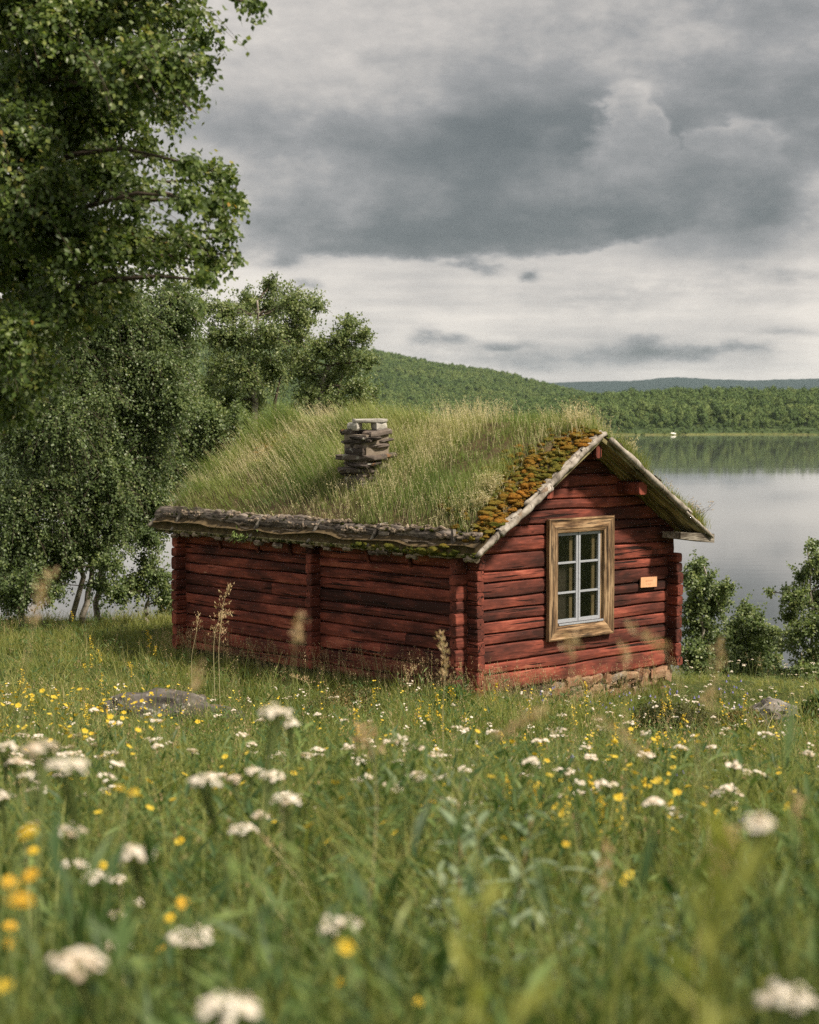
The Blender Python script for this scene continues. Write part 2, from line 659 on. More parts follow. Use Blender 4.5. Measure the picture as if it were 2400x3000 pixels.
FOOTING = stone_mat('footing_stone', [(.3, (.09, .06, .045)), (.46, (.26, .135, .08)), (.6, (.36, .25, .16)), (.72, (.22, .19, .165)), (.86, (.48, .41, .29))], lf=.25)
ROCK = stone_mat('boulder_stone', [(.3, (.024, .021, .02)), (.5, (.062, .056, .052)), (.7, (.14, .128, .118)), (.85, (.25, .23, .21))], lf=.5, sc=4)
MOSS = moss_mat()
SASH = plain('sash_paint', (.33, .35, .39), .55, .22, 60, .2, .4)
DARK = plain('dark_timber', (.05, .036, .028), .9)
INNER = plain('inner_pine', (.17, .11, .06), .8, .3, 14)
SOIL = plain('turf_soil', (.085, .062, .032), .95, .5, 9, .8)
PLATE = None
BARKBROWN = plain('twig_bark', (.075, .058, .045), .85, .4, 30)
WHITEPAINT = plain('white_boat_paint', (.88, .86, .80), .5, .03)


def sign_mat():
    m, t = material('sign_board')
    v = t.new('ShaderNodeTexCoord').outputs['Object']
    s = t.new('ShaderNodeSeparateXYZ')
    t.l.new(v, s.inputs[0])
    n = t.noise(v, 14, 4, .6)
    c = t.mix(t.lin(n, .3, .7), (.66, .33, .17), (.74, .42, .25))
    # two faded lines of print, too worn to read
    ink = t.noise(t.scale(v, (150, 1, 60)), 1.0, 2, .5)
    def band(z0, hw, x0, x1):
        a = t.m('LESS_THAN', t.m('ABSOLUTE', t.m('SUBTRACT', s.outputs[2], z0)), hw)
        b = t.m('MULTIPLY', t.m('GREATER_THAN', s.outputs[0], x0), t.m('LESS_THAN', s.outputs[0], x1))
        return t.m('MULTIPLY', a, b)
    k = t.m('MULTIPLY', t.m('ADD', band(.018, .011, -.075, .075), band(-.026, .009, -.06, .05)), t.smooth(ink, .45, .55))
    c = t.mix(t.m('MULTIPLY', k, .7), c, (.26, .12, .07))
    finish(t, c, .6, None, .3)
    return m


SIGN = sign_mat()


def glass_mat():
    m, t = material('window_glass')
    lw = t.new('ShaderNodeLayerWeight')
    fr = t.m('ADD', t.m('MULTIPLY', t.m('POWER', lw.outputs['Facing'], 5.0), .9), .045)
    gl = t.new('ShaderNodeBsdfGlossy')
    gl.inputs['Roughness'].default_value = .02
    t.put(gl.inputs['Normal'], t.bump(t.noise(t.objvec(), 5, 2), .05, .02))
    tr = t.new('ShaderNodeBsdfTransparent')
    tr.inputs[0].default_value = (.86, .9, .88, 1)
    mx = t.new('ShaderNodeMixShader')
    t.l.new(fr, mx.inputs[0])
    t.l.new(tr.outputs[0], mx.inputs[1])
    t.l.new(gl.outputs[0], mx.inputs[2])
    out = t.new('ShaderNodeOutputMaterial')
    t.l.new(mx.outputs[0], out.inputs[0])
    return m


GLASS = glass_mat()

GRASS = leaf_mat('meadow_grass', [(0, (.066, .095, .024)), (.3, (.178, .216, .054)), (.6, (.295, .315, .092)), (.82, (.38, .36, .14)), (.93, (.52, .46, .24)), (1, (.60, .53, .33))], .45, patch=(.35, .42), own=.22)
HERB = leaf_mat('meadow_herbs', [(0, (.042, .088, .026)), (.5, (.132, .200, .055)), (.85, (.21, .28, .085)), (1, (.32, .34, .12))], .32, .5, own=.25)
STRAW = leaf_mat('dry_straw', [(0, (.40, .37, .20)), (.5, (.58, .52, .32)), (1, (.70, .63, .44))], .35, .6)
SEED = leaf_mat('grass_seed', [(0, (.36, .22, .13)), (.5, (.52, .37, .22)), (1, (.66, .53, .34))], .3, .6)
ROOFGRASS = leaf_mat('roof_grass', [(0, (.11, .175, .050)), (.35, (.21, .275, .085)), (.65, (.34, .37, .15)), (.85, (.46, .43, .22)), (1, (.58, .52, .31))], .45, patch=(.9, .4))
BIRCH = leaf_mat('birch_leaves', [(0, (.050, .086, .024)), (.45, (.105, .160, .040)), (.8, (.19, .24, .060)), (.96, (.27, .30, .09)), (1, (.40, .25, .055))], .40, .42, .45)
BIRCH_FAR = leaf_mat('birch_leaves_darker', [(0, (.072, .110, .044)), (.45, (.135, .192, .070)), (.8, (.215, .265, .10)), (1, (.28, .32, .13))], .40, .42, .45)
WILLOW = leaf_mat('willow_leaves', [(0, (.15, .22, .12)), (.6, (.24, .31, .19)), (1, (.36, .42, .28))], .3, .5)
HEATH = leaf_mat('heath_leaves', [(0, (.035, .05, .014)), (.5, (.09, .10, .028)), (.8, (.17, .15, .05)), (1, (.30, .17, .06))], .25, .5)
STEM = leaf_mat('green_stem', [(0, (.11, .17, .05)), (.6, (.19, .23, .08)), (1, (.34, .31, .16))], .2, .6)
YGREEN = leaf_mat('yellow_green_leaf', [(0, (.27, .30, .07)), (1, (.44, .44, .12))], .4, .5)
WHITEP = leaf_mat('white_petals', [(0, (.58, .47, .36)), (.35, (.72, .64, .55)), (1, (.82, .77, .70))], .25, .7)
YELLOWP = leaf_mat('yellow_petals', [(0, (.68, .42, .02)), (.5, (.76, .56, .045)), (1, (.82, .68, .12))], .3, .5, tcol=(1, 1, .8))
ORANGEP = leaf_mat('orange_petals', [(0, (.72, .42, .03)), (1, (.80, .54, .06))], .3, .5, tcol=(1, 1, .8))
BLUEP = leaf_mat('violet_petals', [(0, (.14, .14, .42)), (1, (.30, .28, .60))], .3, .5, tcol=(1, 1, 1))


def ground_mat():
    m, t = material('meadow_ground')
    v = t.pos()
    n = t.noise(v, .8, 5, .6)
    f = t.noise(v, 14, 6, .65)
    c = t.ramp(t.m('ADD', t.m('MULTIPLY', n, .5), t.m('MULTIPLY', f, .5)), [(.3, (.018, .026, .008)), (.5, (.045, .062, .017)), (.62, (.085, .10, .028)), (.75, (.14, .125, .05))])
    finish(t, c, .95, t.bump(f, .8, .04), .1)
    return m


def hill_mat(name, stops, s1, s2, sun=False):
    m, t = material(name)
    v = t.pos()
    a = t.noise(v, s1, 5, .6)
    b = t.noise(v, s2, 4, .7)
    c = t.ramp(t.m('ADD', t.m('MULTIPLY', a, .55), t.m('MULTIPLY', b, .45)), stops)
    finish(t, c, .95, t.bump(b, 1.0, 3.0), .1)
    return m


def water_mat():
    m, t = material('lake_water')
    v = t.pos()
    n1 = t.noise(t.scale(v, (.35, 1.6, 1)), .5, 3, .5)
    n2 = t.noise(t.scale(v, (.02, .09, 1)), .8, 3, .5)
    amp = t.lin(n2, .42, .62, .05, 1.0)
    h = t.m('MULTIPLY', n1, amp)
    finish(t, (.075, .082, .085), .035, t.bump(h, .05, .075), .5, IOR=1.333)
    return m


GROUND = ground_mat()
LAKE = water_mat()
FOREST_FLOOR = hill_mat('far_forest_floor', [(.3, (.030, .050, .022)), (.5, (.055, .085, .032)), (.7, (.095, .125, .045))], .01, .09)
SHORE = hill_mat('far_shore_grass', [(.3, (.09, .13, .04)), (.55, (.17, .18, .06)), (.68, (.26, .22, .12))], .05, .4)
DISTANT = hill_mat('distant_hill', [(.3, (.016, .034, .036)), (.6, (.024, .044, .044)), (.75, (.032, .052, .05))], .002, .02)


def far_leaf():
    m, t = material('far_crowns')
    r = t.new('ShaderNodeObjectInfo').outputs['Random']
    n = t.noise(t.pos(), .010, 3, .5)
    f = t.m('ADD', t.m('ADD', t.m('MULTIPLY', r, .40), t.m('MULTIPLY', t.attr('rnd'), .25)), t.m('MULTIPLY', t.lin(n, .3, .7), .35))
    c = t.ramp(f, [(0, (.055, .095, .038)), (.45, (.120, .180, .062)), (.75, (.18, .235, .080)), (1, (.26, .28, .10))])
    finish(t, c, .8, None, .1)
    return m


FARTREES = far_leaf()
# ------------------------------------------------------------------ the setting
def grid_faces(nx, ny):
    i = np.arange(nx * ny).reshape(ny, nx)
    return np.stack([i[:-1, :-1], i[:-1, 1:], i[1:, 1:], i[1:, :-1]], -1).reshape(-1, 4)


def axis(*runs):
    return np.unique(np.concatenate([np.linspace(a, b, n) for a, b, n in runs]))


LAKE_Z = -10.0
gx = axis((-900, -60, 22), (-60, -12, 25), (-12, 14, 131), (14, 60, 24), (60, 900, 22))
gy = axis((-300, -10, 20), (-10, 0, 12), (0, 34, 170), (34, 80, 30), (80, 140, 8))
X, Y = np.meshgrid(gx, gy)
V = np.stack([X, Y, ground_z(X, Y)], -1).reshape(-1, 3)
link('ground', mesh('ground', V, [grid_faces(len(gx), len(gy))], [GROUND], smooth=True), kind='structure')

lx = axis((-6000, 6000, 13))
ly = axis((20, 7500, 9))
X, Y = np.meshgrid(lx, ly)
link('lake', mesh('lake', np.stack([X, Y, np.full_like(X, LAKE_Z)], -1).reshape(-1, 3), [grid_faces(len(lx), len(ly))], [LAKE]), kind='structure')

# the far shore: a belt of birch wood, a hill on the left and blue hills far behind
RIDGE_PX = np.array([-2500, -600, 0, 300, 560, 760, 900, 1000, 1100, 1250, 1400, 1500, 1560, 1640, 1700, 1800, 2600, 5000])
RIDGE_PY = np.array([1080, 1000, 985, 985, 988, 992, 1000, 1010, 1024, 1056, 1076, 1094, 1108, 1128, 1142, 1160, 1175, 1160])
BELT_PX = np.array([-2500, 0, 900, 1200, 1500, 1700, 1850, 2100, 2400, 2800, 5000])
BELT_PY = np.array([1185, 1185, 1185, 1184, 1182, 1166, 1154, 1150, 1152, 1150, 1170])


def shore_y(x):
    p = np.stack([np.asarray(x, float) * .006, 0 * np.asarray(x, float), 0 * np.asarray(x, float)], -1).reshape(-1, 3)
    return 800 + (24 * vn(p, 61) + 12 * vn(p * 3.1, 62) + 5 * vn(p * 9, 63) + 2.5 * vn(p * 25, 64)).reshape(np.shape(x))


def far_z(x, y):
    px = 1200 + 5000 * x / y
    d0 = shore_y(x)
    zb = (1213 - np.interp(px, BELT_PX, BELT_PY + 36)) / 5000 * 1050
    zr = (1213 - np.interp(px, RIDGE_PX, RIDGE_PY + 32)) / 5000 * 2000
    z = LAKE_Z - 3 + 3.4 * sstep(y, d0 - 14, d0 + 4)
    z = z + 1.0 * sstep(y, d0 + 2, d0 + 22)
    t = np.clip((y - d0 - 12) / (1050 - d0), 0, 1)
    z = z + (zb - LAKE_Z - 1.4) * (1 - (1 - t) ** 1.7)
    t2 = sstep(y, 1080, 2000) ** .9
    z = z + np.maximum(zr - zb, -6) * t2
    z = z - sstep(y, 2050, 3600) * (60 + np.maximum(zr, 0))
    q = np.stack([x, y, 0 * x], -1).reshape(-1, 3)
    n = (1.6 * vn(q * .006, 8) + 1.0 * vn(q * .02, 9)).reshape(np.shape(x))
    return z + n * sstep(y, d0 + 40, d0 + 260)


fx = np.concatenate([np.linspace(-1.6, -.32, 40), np.linspace(-.31, .34, 190), np.linspace(.35, 1.6, 40)])
fy = axis((740, 880, 60), (880, 1150, 45), (1150, 2100, 60), (2100, 3700, 12))
Uu, Yy = np.meshgrid(fx, fy)
Xx = Uu * Yy
Zz = far_z(Xx, Yy)
Vf = np.stack([Xx, Yy, Zz], -1).reshape(-1, 3)
F = grid_faces(len(fx), len(fy))
cy = Vf[F].mean(1)
mi = np.where(cy[:, 1] < shore_y(cy[:, 0]) + 9, 1, 0)
link('far_hill', mesh('far_hill', Vf, [F], [FOREST_FLOOR, SHORE], mi, smooth=True), kind='structure')

DX = np.array([-6000, -1500, 400, 1500, 1620, 1700, 1850, 1900, 1940, 1980, 2030, 2100, 2200, 2320, 2400, 2700, 4000, 9000])
DY = np.array([1120, 1110, 1122, 1124, 1122, 1118, 1116, 1112, 1107, 1105.5, 1107.5, 1112, 1114.5, 1111, 1109, 1104, 1112, 1116])
ux = np.concatenate([np.linspace(-1.4, -.3, 40), np.linspace(-.29, .3, 260), np.linspace(.31, 1.4, 40)])
Ys = np.array([4400, 4900, 5400, 5900, 6300, 6500, 6700, 7200])
Uu, Yy = np.meshgrid(ux, Ys)
ztop = (1213 - np.interp(1200 + 5000 * Uu, DX, DY)) / 5000 * 6500
prof = np.interp(Yy, Ys, [-.12, .1, .45, .8, .96, 1, .95, .4])
jag = 1.6 * (vn(np.stack([Uu * 700, Yy * .01, 0 * Uu], -1).reshape(-1, 3), 12)).reshape(Uu.shape) * (prof > .9)
link('distant_hills', mesh('distant_hills', np.stack([Uu * Yy, Yy, ztop * prof + jag], -1).reshape(-1, 3), [grid_faces(len(ux), len(Ys))], [DISTANT], smooth=True), kind='structure')


def far_crowns():
    """five leafy crowns that the far woods are made of: clumps of leaves round a dark heart"""
    col = bpy.data.collections.new('far_crown_kinds')
    for i in range(6):
        g = np.random.default_rng(40 + i)
        A = Acc()
        lob = [(np.array([0, 0, .9]), .72)] + [(np.array([g.normal() * .38, g.normal() * .38, g.uniform(.35, 1.45)]), g.uniform(.38, .62)) for _ in range(9)]
        for c, r in lob:
            Vi, Fi = ico(1)
            A.add(Vi * r * .74 * (1 + g.uniform(-.15, .15, len(Vi)))[:, None] + c, [Fi], 0, .1)
            n = int(150 * r)
            d = rand_dir(n, g)
            d[:, 2] = np.abs(d[:, 2]) * .9 + .1 * d[:, 2]
            pos = c + d * r * g.uniform(.72, 1.04, n)[:, None]
            V, F, I = leaves(pos - .12 * rand_dir(n, g), rand_dir(n, g), d + .5 * rand_dir(n, g), g.uniform(.14, .30, n), g.uniform(.12, .24, n), simple=True)
            A.add(V, F, 0, np.clip(.5 + .22 * g.normal(size=n), 0, 1)[I])
        for c in ([0, 0, 0],):
            A.add(*tube(np.array([[0, 0, -.5], [0, 0, .6]]), .06, 4, False), 0, .0)
        o = bpy.data.objects.new('far_crown', A.mesh('far_crown', [FARTREES]))
        col.objects.link(o)
    return col


def scatter_nodes(col):
    gn = bpy.data.node_groups.new('scatter', 'GeometryNodeTree')
    gn.interface.new_socket('Geometry', in_out='INPUT', socket_type='NodeSocketGeometry')
    gn.interface.new_socket('Geometry', in_out='OUTPUT', socket_type='NodeSocketGeometry')
    N, Lk = gn.nodes, gn.links
    i_, o_ = N.new('NodeGroupInput'), N.new('NodeGroupOutput')
    ci = N.new('GeometryNodeCollectionInfo')
    ci.inputs['Collection'].default_value = col
    ci.inputs['Separate Children'].default_value = True
    ci.inputs['Reset Children'].default_value = True
    ip = N.new('GeometryNodeInstanceOnPoints')
    ip.inputs['Pick Instance'].default_value = True
    sc = N.new('GeometryNodeInputNamedAttribute')
    sc.data_type = 'FLOAT_VECTOR'
    sc.inputs['Name'].default_value = 'size'
    rt = N.new('GeometryNodeInputNamedAttribute')
    rt.data_type = 'FLOAT_VECTOR'
    rt.inputs['Name'].default_value = 'turn'
    er = N.new('FunctionNodeEulerToRotation')
    Lk.new(i_.outputs[0], ip.inputs['Points'])
    Lk.new(ci.outputs[0], ip.inputs['Instance'])
    Lk.new(sc.outputs[0], ip.inputs['Scale'])
    Lk.new(rt.outputs[0], er.inputs[0])
    Lk.new(er.outputs[0], ip.inputs['Rotation'])
    Lk.new(ip.outputs[0], o_.inputs[0])
    return gn


def scattered(name, pts, size, turn, nodes, label):
    """one object of uncountable stuff: geometry nodes put a small piece on every point"""
    me = bpy.data.meshes.new(name)
    me.vertices.add(len(pts))
    me.vertices.foreach_set('co', np.asarray(pts, np.float32).ravel())
    for k, v in (('size', size), ('turn', turn)):
        at = me.attributes.new(k, 'FLOAT_VECTOR', 'POINT')
        at.data.foreach_set('vector', np.asarray(v, np.float32).ravel())
    me.update()
    o = link(name, me, kind='stuff', label=label)
    md = o.modifiers.new('scatter', 'NODES')
    md.node_group = nodes
    return o


WOOD = scatter_nodes(far_crowns())


def crowns(name, n, y0, y1, rad, umin, umax, seed, gap, label):
    """a far-off wood that nobody could count: one object"""
    g = np.random.default_rng(seed)
    u = g.uniform(umin, umax, n)
    y = np.sqrt(g.uniform(y0 ** 2, y1 ** 2, n))
    x = u * y
    keep = y > shore_y(x) + gap + 7 * vn(np.stack([x * .09, 0 * x, 0 * x], -1), 77)
    x, y = x[keep], y[keep]
    z = far_z(x, y)
    n = len(x)
    r = rad * g.uniform(.6, 1.4, n)
    hh = r * g.uniform(1.0, 1.6, n)
    edge = np.clip((y - shore_y(x) - gap) / 45, .28, 1)
    r, hh = r * edge, hh * edge
    return scattered(name, np.stack([x, y, z + .35 * hh], -1), np.stack([r, r, hh], -1), np.stack([0 * r, 0 * r, g.uniform(0, 6.28, n)], -1), WOOD, label)


crowns('far_birch_wood', 11500, 785, 1120, 2.25, -.20, .33, 31, 0, 'dense green birch wood covering the far side of the lake')
crowns('hillside_wood', 20000, 1120, 2080, 2.3, -.24, .18, 32, 20, 'birch wood covering the green hill beyond the lake')

# pale boat pulled up on the far shore
bx = P(1988, 1267, 800)
sy = float(shore_y(np.array([bx[0]]))[0])
acc = Acc()
ss = np.linspace(-1, 1, 9)
rings = []
for q in ss:
    wv = .62 * (1 - abs(q) ** 2.6) + .04
    dv = .55 * (1 - .35 * abs(q) ** 2)
    th = np.linspace(0, math.pi, 7)
    rings.append(np.stack([np.full(7, q * 1.9), np.cos(th) * wv, np.sin(th) * dv], -1))
Vb = np.concatenate(rings)
acc.add(Vb, [np.array([(i * 7 + j, i * 7 + j + 1, i * 7 + 8 + j, i * 7 + 7 + j) for i in range(8) for j in range(6)])])
boat = bpy.data.objects.new('rowing_boat', None)
COL.objects.link(boat)
boat.location = (bx[0], sy + 1.5, float(far_z(np.array([bx[0]]), np.array([sy + 1.5]))[0]) + .35)
boat.rotation_euler = (0, .12, .35)
boat.scale = (.75, .75, .9)
tag(boat, 'small pale boat lying upturned on the far shore', 'boat')
link('hull', acc.mesh('hull', [WHITEPAINT], True), boat)
kv, kf = tube(np.stack([ss * 1.9, 0 * ss, .56 * (1 - .35 * np.abs(ss) ** 2) + .02], -1), .05, 5)
link('keel', mesh('keel', kv, kf, [WHITEPAINT]), boat)
# ------------------------------------------------------------------ the log cabin
# local frame: u along the gable wall, s along the side wall, h up; outer corner of the walls at (0, 0)
ANG = math.atan2(.683, .73)
C0 = Vector((.676, 20.0, -3.33))
W, L = 3.88, 5.75
RU, RH, SL = W / 2, 3.06, .62          # ridge u, height of the board tops at the ridge, slope
cabin = bpy.data.objects.new('log_cabin', None)
COL.objects.link(cabin)
cabin.location = C0
cabin.rotation_euler = (0, 0, ANG)
tag(cabin, 'small red log cabin with a grass covered turf roof', 'cabin')
CM = Matrix.Translation(C0) @ Matrix.Rotation(ANG, 4, 'Z')


def cab_pt(u, s, h):
    return np.array(CM @ Vector((u, s, h)))


def roof_h(u):
    return RH - SL * abs(u - RU)


def log_piece(name, l0, l1, z0, z1, side, thick=.13, seed=0, taper=None, bulge=.013, ends=.006, stub=False):
    """one hewn log. side 'gable': runs along u, faces -s; 'long': runs along s, faces -u.
    taper = (fa, fb): end positions as functions of height (for the gable top)"""
    n = max(2, int(abs(l1 - l0) / .14) + 1) if not stub else 3
    zc = .5 * (z0 + z1)
    prof = [(0.0, -thick), (0.0, -.038), (.032, -.009), (.12, .55), (.5, 1.0), (.88, .55), (.962, -.009), (1.0, -.038), (1.0, -thick)]
    V = []
    ts = np.linspace(0, 1, n)
    for t in ts:
        for (v, o) in prof:
            z = z0 + v * (z1 - z0)
            a, b = (taper[0](z), taper[1](z)) if taper else (l0, l1)
            l = a + (b - a) * t
            oo = o * bulge if o > 0 else o
            q = np.array([[l * 1.7, z * 3.1, seed * 7.7]])
            q2 = np.array([[l * 2.3, v * 3, seed * 3.3 + 50]])
            if 0 < v < 1:
                oo += .010 * float(vn(q2, 5)[0])
            wav = .013 * float(vn(np.array([[l * 1.2, 0, seed + (1 if v > .5 else 0)]]), 9)[0]) if not stub else 0
            zz = z + (wav if 0 < v < 1 else 0)
            if stub and (t == 0 or t == 1) and ends:
                zz = zc + (zz - zc) * .9
                oo -= .006 if o > -.03 else 0
            V.append((l, oo, zz))
    V = np.array(V)
    k = len(prof)
    Q = [(i * k + j, (i + 1) * k + j, (i + 1) * k + j + 1, i * k + j + 1) for i in range(n - 1) for j in range(k - 1)]
    Q += [(i * k + k - 1, (i + 1) * k + k - 1, (i + 1) * k, i * k) for i in range(n - 1)]
    caps = [list(range(k)), [(n - 1) * k + j for j in range(k)][::-1]]
    ctr = np.array([.5 * (l0 + l1), 0, zc])
    V = V - ctr
    if side == 'gable':
        Vl = np.stack([V[:, 0], -V[:, 1], V[:, 2]], -1)
        loc = (ctr[0], 0, ctr[2])
    else:
        Vl = np.stack([-V[:, 1], V[:, 0], V[:, 2]], -1)
        loc = (0, ctr[0], ctr[2])
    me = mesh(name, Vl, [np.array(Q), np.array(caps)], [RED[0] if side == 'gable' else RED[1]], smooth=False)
    return me, loc


def courses(top, lo, hi, seed, first=None):
    g = np.random.default_rng(seed)
    z = [0.0]
    while z[-1] < top - .03:
        z.append(z[-1] + (first if first and len(z) == 1 else g.uniform(lo, hi)))
    z[-1] = max(z[-1], top)
    return z


GC = courses(2.96, .120, .215, 12, .21)       # gable courses
LC = courses(1.74, .125, .20, 5, .12)        # side-wall courses, half a log out of step
OPEN = (1.50, 2.42, .69, 1.89)                # window opening u0 u1 h0 h1
P_STUB = .17


def under(z):
    return (RH - .06 - z) / SL


for i in range(len(GC) - 1):
    a, b = GC[i] + .003, GC[i + 1] - .003
    zm = .5 * (a + b)
    lo = (lambda z: max(.0, RU - under(z)))
    hi = (lambda z: min(W, RU + under(z)))
    if under(b) < .04:
        break
    if a < OPEN[3] and b > OPEN[2]:
        for k, (f0, f1) in enumerate(((lo, lambda z: OPEN[0]), (lambda z: OPEN[1], hi))):
            me, loc = log_piece('log', f0(zm), f1(zm), a, b, 'gable', seed=i, taper=(f0, f1))
            link('log', me, cabin, loc)
    else:
        me, loc = log_piece('log', lo(zm), hi(zm), a, b, 'gable', seed=i, taper=(lo, hi))
        link('log', me, cabin, loc)
for i in range(len(LC) - 1):
    a, b = LC[i] + .003, LC[i + 1] - .003
    cuts = [0.0, 2.67, 2.80, L]
    g = np.random.default_rng(100 + i)
    segs = [(.13, 2.67), (2.80, L - .13)]
    for (p, q) in segs:
        if g.random() < .42:
            c = p + (q - p) * g.uniform(.25, .75)
            parts = [(p, c - .004), (c + .004, q)]
        else:
            parts = [(p, q)]
        for k, (x0, x1) in enumerate(parts):
            me, loc = log_piece('log', x0, x1, a, b, 'long', seed=40 + i)
            link('log', me, cabin, loc)
# back wall and far gable (plain courses, seen only from elsewhere)
for i in range(len(LC) - 1):
    me, loc = log_piece('log', 0, L, LC[i] + .003, LC[i + 1] - .003, 'long', seed=70 + i)
    o = link('log', me, cabin, (W, L / 2, loc[2]))
    o.rotation_euler = (0, 0, math.pi)
for i in range(len(GC) - 1):
    a, b = GC[i] + .003, GC[i + 1] - .003
    if under(b) < .04:
        break
    f0, f1 = (lambda z: max(.0, RU - under(z))), (lambda z: min(W, RU + under(z)))
    me, loc = log_piece('log', f0(.5 * (a + b)), f1(.5 * (a + b)), a, b, 'gable', seed=i + 90, taper=(f0, f1))
    o = link('log', me, cabin, (RU, L, loc[2]))
    o.rotation_euler = (0, 0, math.pi)


def stub_piece(u0, u1, s0, s1, z0, z1, seed, mat, axis_):
    """projecting end of a log: a rounded block with a chamfered, weathered end"""
    g = np.random.default_rng(seed)
    du, ds, dz = u1 - u0, s1 - s0, z1 - z0
    n = 10
    th = np.linspace(0, 2 * math.pi, n, endpoint=False) + math.pi / n
    sq = lambda c: np.sign(c) * np.abs(c) ** .46
    a, b = sq(np.cos(th)) * .5, sq(np.sin(th)) * .525
    rings = []
    for t, sc in ((0, 1), (.3, 1), (.8, 1.0), (.93, .97), (1.0, .88)):
        jit = 1 + g.uniform(-.035, .035, n)
        rings.append((t, a * sc * jit, b * sc * jit))
    V = []
    for t, aa, bb in rings:
        for x, y in zip(aa, bb):
            if axis_ == 'u':      # projects along -u
                V.append((du * (.5 - t), ds * x, dz * y))
            else:
                V.append((du * x, ds * (.5 - t), dz * y))
    q = [(i * n + j, i * n + (j + 1) % n, (i + 1) * n + (j + 1) % n, (i + 1) * n + j) for i in range(len(rings) - 1) for j in range(n)]
    if axis_ == 'u':
        q = [f[::-1] for f in q]
    me = mesh('log_end', np.array(V), [np.array(q), np.array([[(len(rings) - 1) * n + j for j in range(n)], list(range(n))])], [mat])
    return link('log_end', me, cabin, (.5 * (u0 + u1), .5 * (s0 + s1), .5 * (z0 + z1)))


k = 0
for i in range(len(GC) - 1):            # gable logs crossing the side wall: near and far corner
    a, b = GC[i] + .001, GC[i + 1] - .001
    if a > 1.66:
        break
    b = min(b, 1.78)
    k += 1
    g = np.random.default_rng(300 + i)
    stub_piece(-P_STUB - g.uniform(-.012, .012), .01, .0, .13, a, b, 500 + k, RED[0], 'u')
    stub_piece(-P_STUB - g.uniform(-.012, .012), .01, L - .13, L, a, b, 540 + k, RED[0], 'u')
for i in range(len(LC) - 1):            # cross wall in the middle, side-wall logs at both gable corners
    a, b = LC[i] + .001, LC[i + 1] - .001
    k += 1
    g = np.random.default_rng(400 + i)
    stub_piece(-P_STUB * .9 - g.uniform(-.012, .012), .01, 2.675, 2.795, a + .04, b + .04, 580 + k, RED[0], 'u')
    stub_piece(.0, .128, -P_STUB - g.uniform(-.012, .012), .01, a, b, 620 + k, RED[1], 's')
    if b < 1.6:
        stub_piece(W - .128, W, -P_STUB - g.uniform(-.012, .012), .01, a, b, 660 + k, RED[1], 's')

# ---- window
U0, U1, H0, H1 = 1.355, 2.585, .53, 2.04
CW = .178
prof = [(0, 0), (0, .052), (.018, .060), (.03, .052), (.045, .048), (.125, .055), (.14, .046), (.16, .040), (CW, .034), (CW, -.06)]


def casing(side):
    V = []
    for e in (0, 1):
        for d, o in prof:
            s = -o - .024
            if side == 'left':
                V.append((U0 + d, s, (H0 + d) if e == 0 else (H1 - d)))
            elif side == 'right':
                V.append((U1 - d, s, (H1 + .012 - d) if e == 0 else (H0 + d)))
            elif side == 'top':
                V.append(((U0 + d) if e == 0 else (U1 - d), s, H1 - d))
            else:
                V.append(((U1 - d) if e == 0 else (U0 + d), s, H0 + d))
    V = np.array(V)
    c = V.mean(0)
    # a hairline joint at the mitres
    ax = 2 if side in ('left', 'right') else 0
    V[:, ax] = c[ax] + (V[:, ax] - c[ax]) * .997
    n = len(prof)
    Q = [(j, j + 1, n + j + 1, n + j) for j in range(n - 1)]
    caps = [list(range(n)), [n + j for j in range(n)][::-1]]
    return V - c, [np.array(Q), np.array(caps)], c


# the fixed timber lining is the window's own mesh; everything else is a child of it
lin = Acc()
a0, a1, b0, b1 = OPEN
for bx_ in ((a0 - .02, a0 + .03, -.02, .12, b0, b1), (a1 - .045, a1 + .02, -.02, .12, b0, b1), (a0, a1, -.02, .12, b1 - .03, b1 + .02), (a0, a1, -.03, .12, b0 - .02, b0 + .035)):
    lin.add(*box(*bx_))
window = link('window', lin.mesh('window', [CASING_Z]), cabin)
for side in ('left', 'right', 'top', 'bottom'):
    V, F, c = casing(side)
    link('casing_board', mesh('casing_board', V, F, [CASING_Z if side in ('left', 'right') else CASING_X]), window, c)
# narrow painted drip strip on the lower board
v_, f_ = box(-.42, .42, -.008, .008, -.011, .011)
link('drip_strip', mesh('drip_strip', v_, f_, [SASH]), window, (.5 * (a0 + a1) + .01, -.060, b0 + .032))
# two sashes, three panes each
su0, su1, sh0, sh1 = a0 + .035, a1 - .05, b0 + .045, b1 - .035
sw = (su1 - su0 - .012) / 2
for k in range(2):
    x0 = su0 + k * (sw + .012)
    A = Acc()
    fr, y0, y1 = .034, -.022, .014
    A.add(*box(x0, x0 + fr, y0, y1, sh0, sh1))
    A.add(*box(x0 + sw - fr, x0 + sw, y0, y1, sh0, sh1))
    A.add(*box(x0 + fr, x0 + sw - fr, y0, y1, sh1 - fr, sh1))
    A.add(*box(x0 + fr, x0 + sw - fr, y0, y1, sh0, sh0 + fr * 1.25))
    ph = (sh1 - sh0) / 3
    for j in (1, 2):
        zz = sh0 + j * ph
        A.add(*box(x0 + fr, x0 + sw - fr, y0 + .004, y1 - .002, zz - .012, zz + .012))
    sash = link('sash', A.mesh('sash', [SASH]), window)
    for j in range(3):
        v_, f_ = box(x0 + fr - .004, x0 + sw - fr + .004, -.002, .002, sh0 + j * ph + .012, sh0 + (j + 1) * ph - .012)
        cc = v_.mean(0)
        link('pane', mesh('pane', v_ - cc, f_, [GLASS]), window, cc)
    # bare wood of the inner window behind each sash
    v_, f_ = box(x0 + sw * .74, x0 + sw * .74 + .055, .028, .05, sh0, sh1)
    link('inner_post', mesh('inner_post', v_, f_, [INNER]), window)
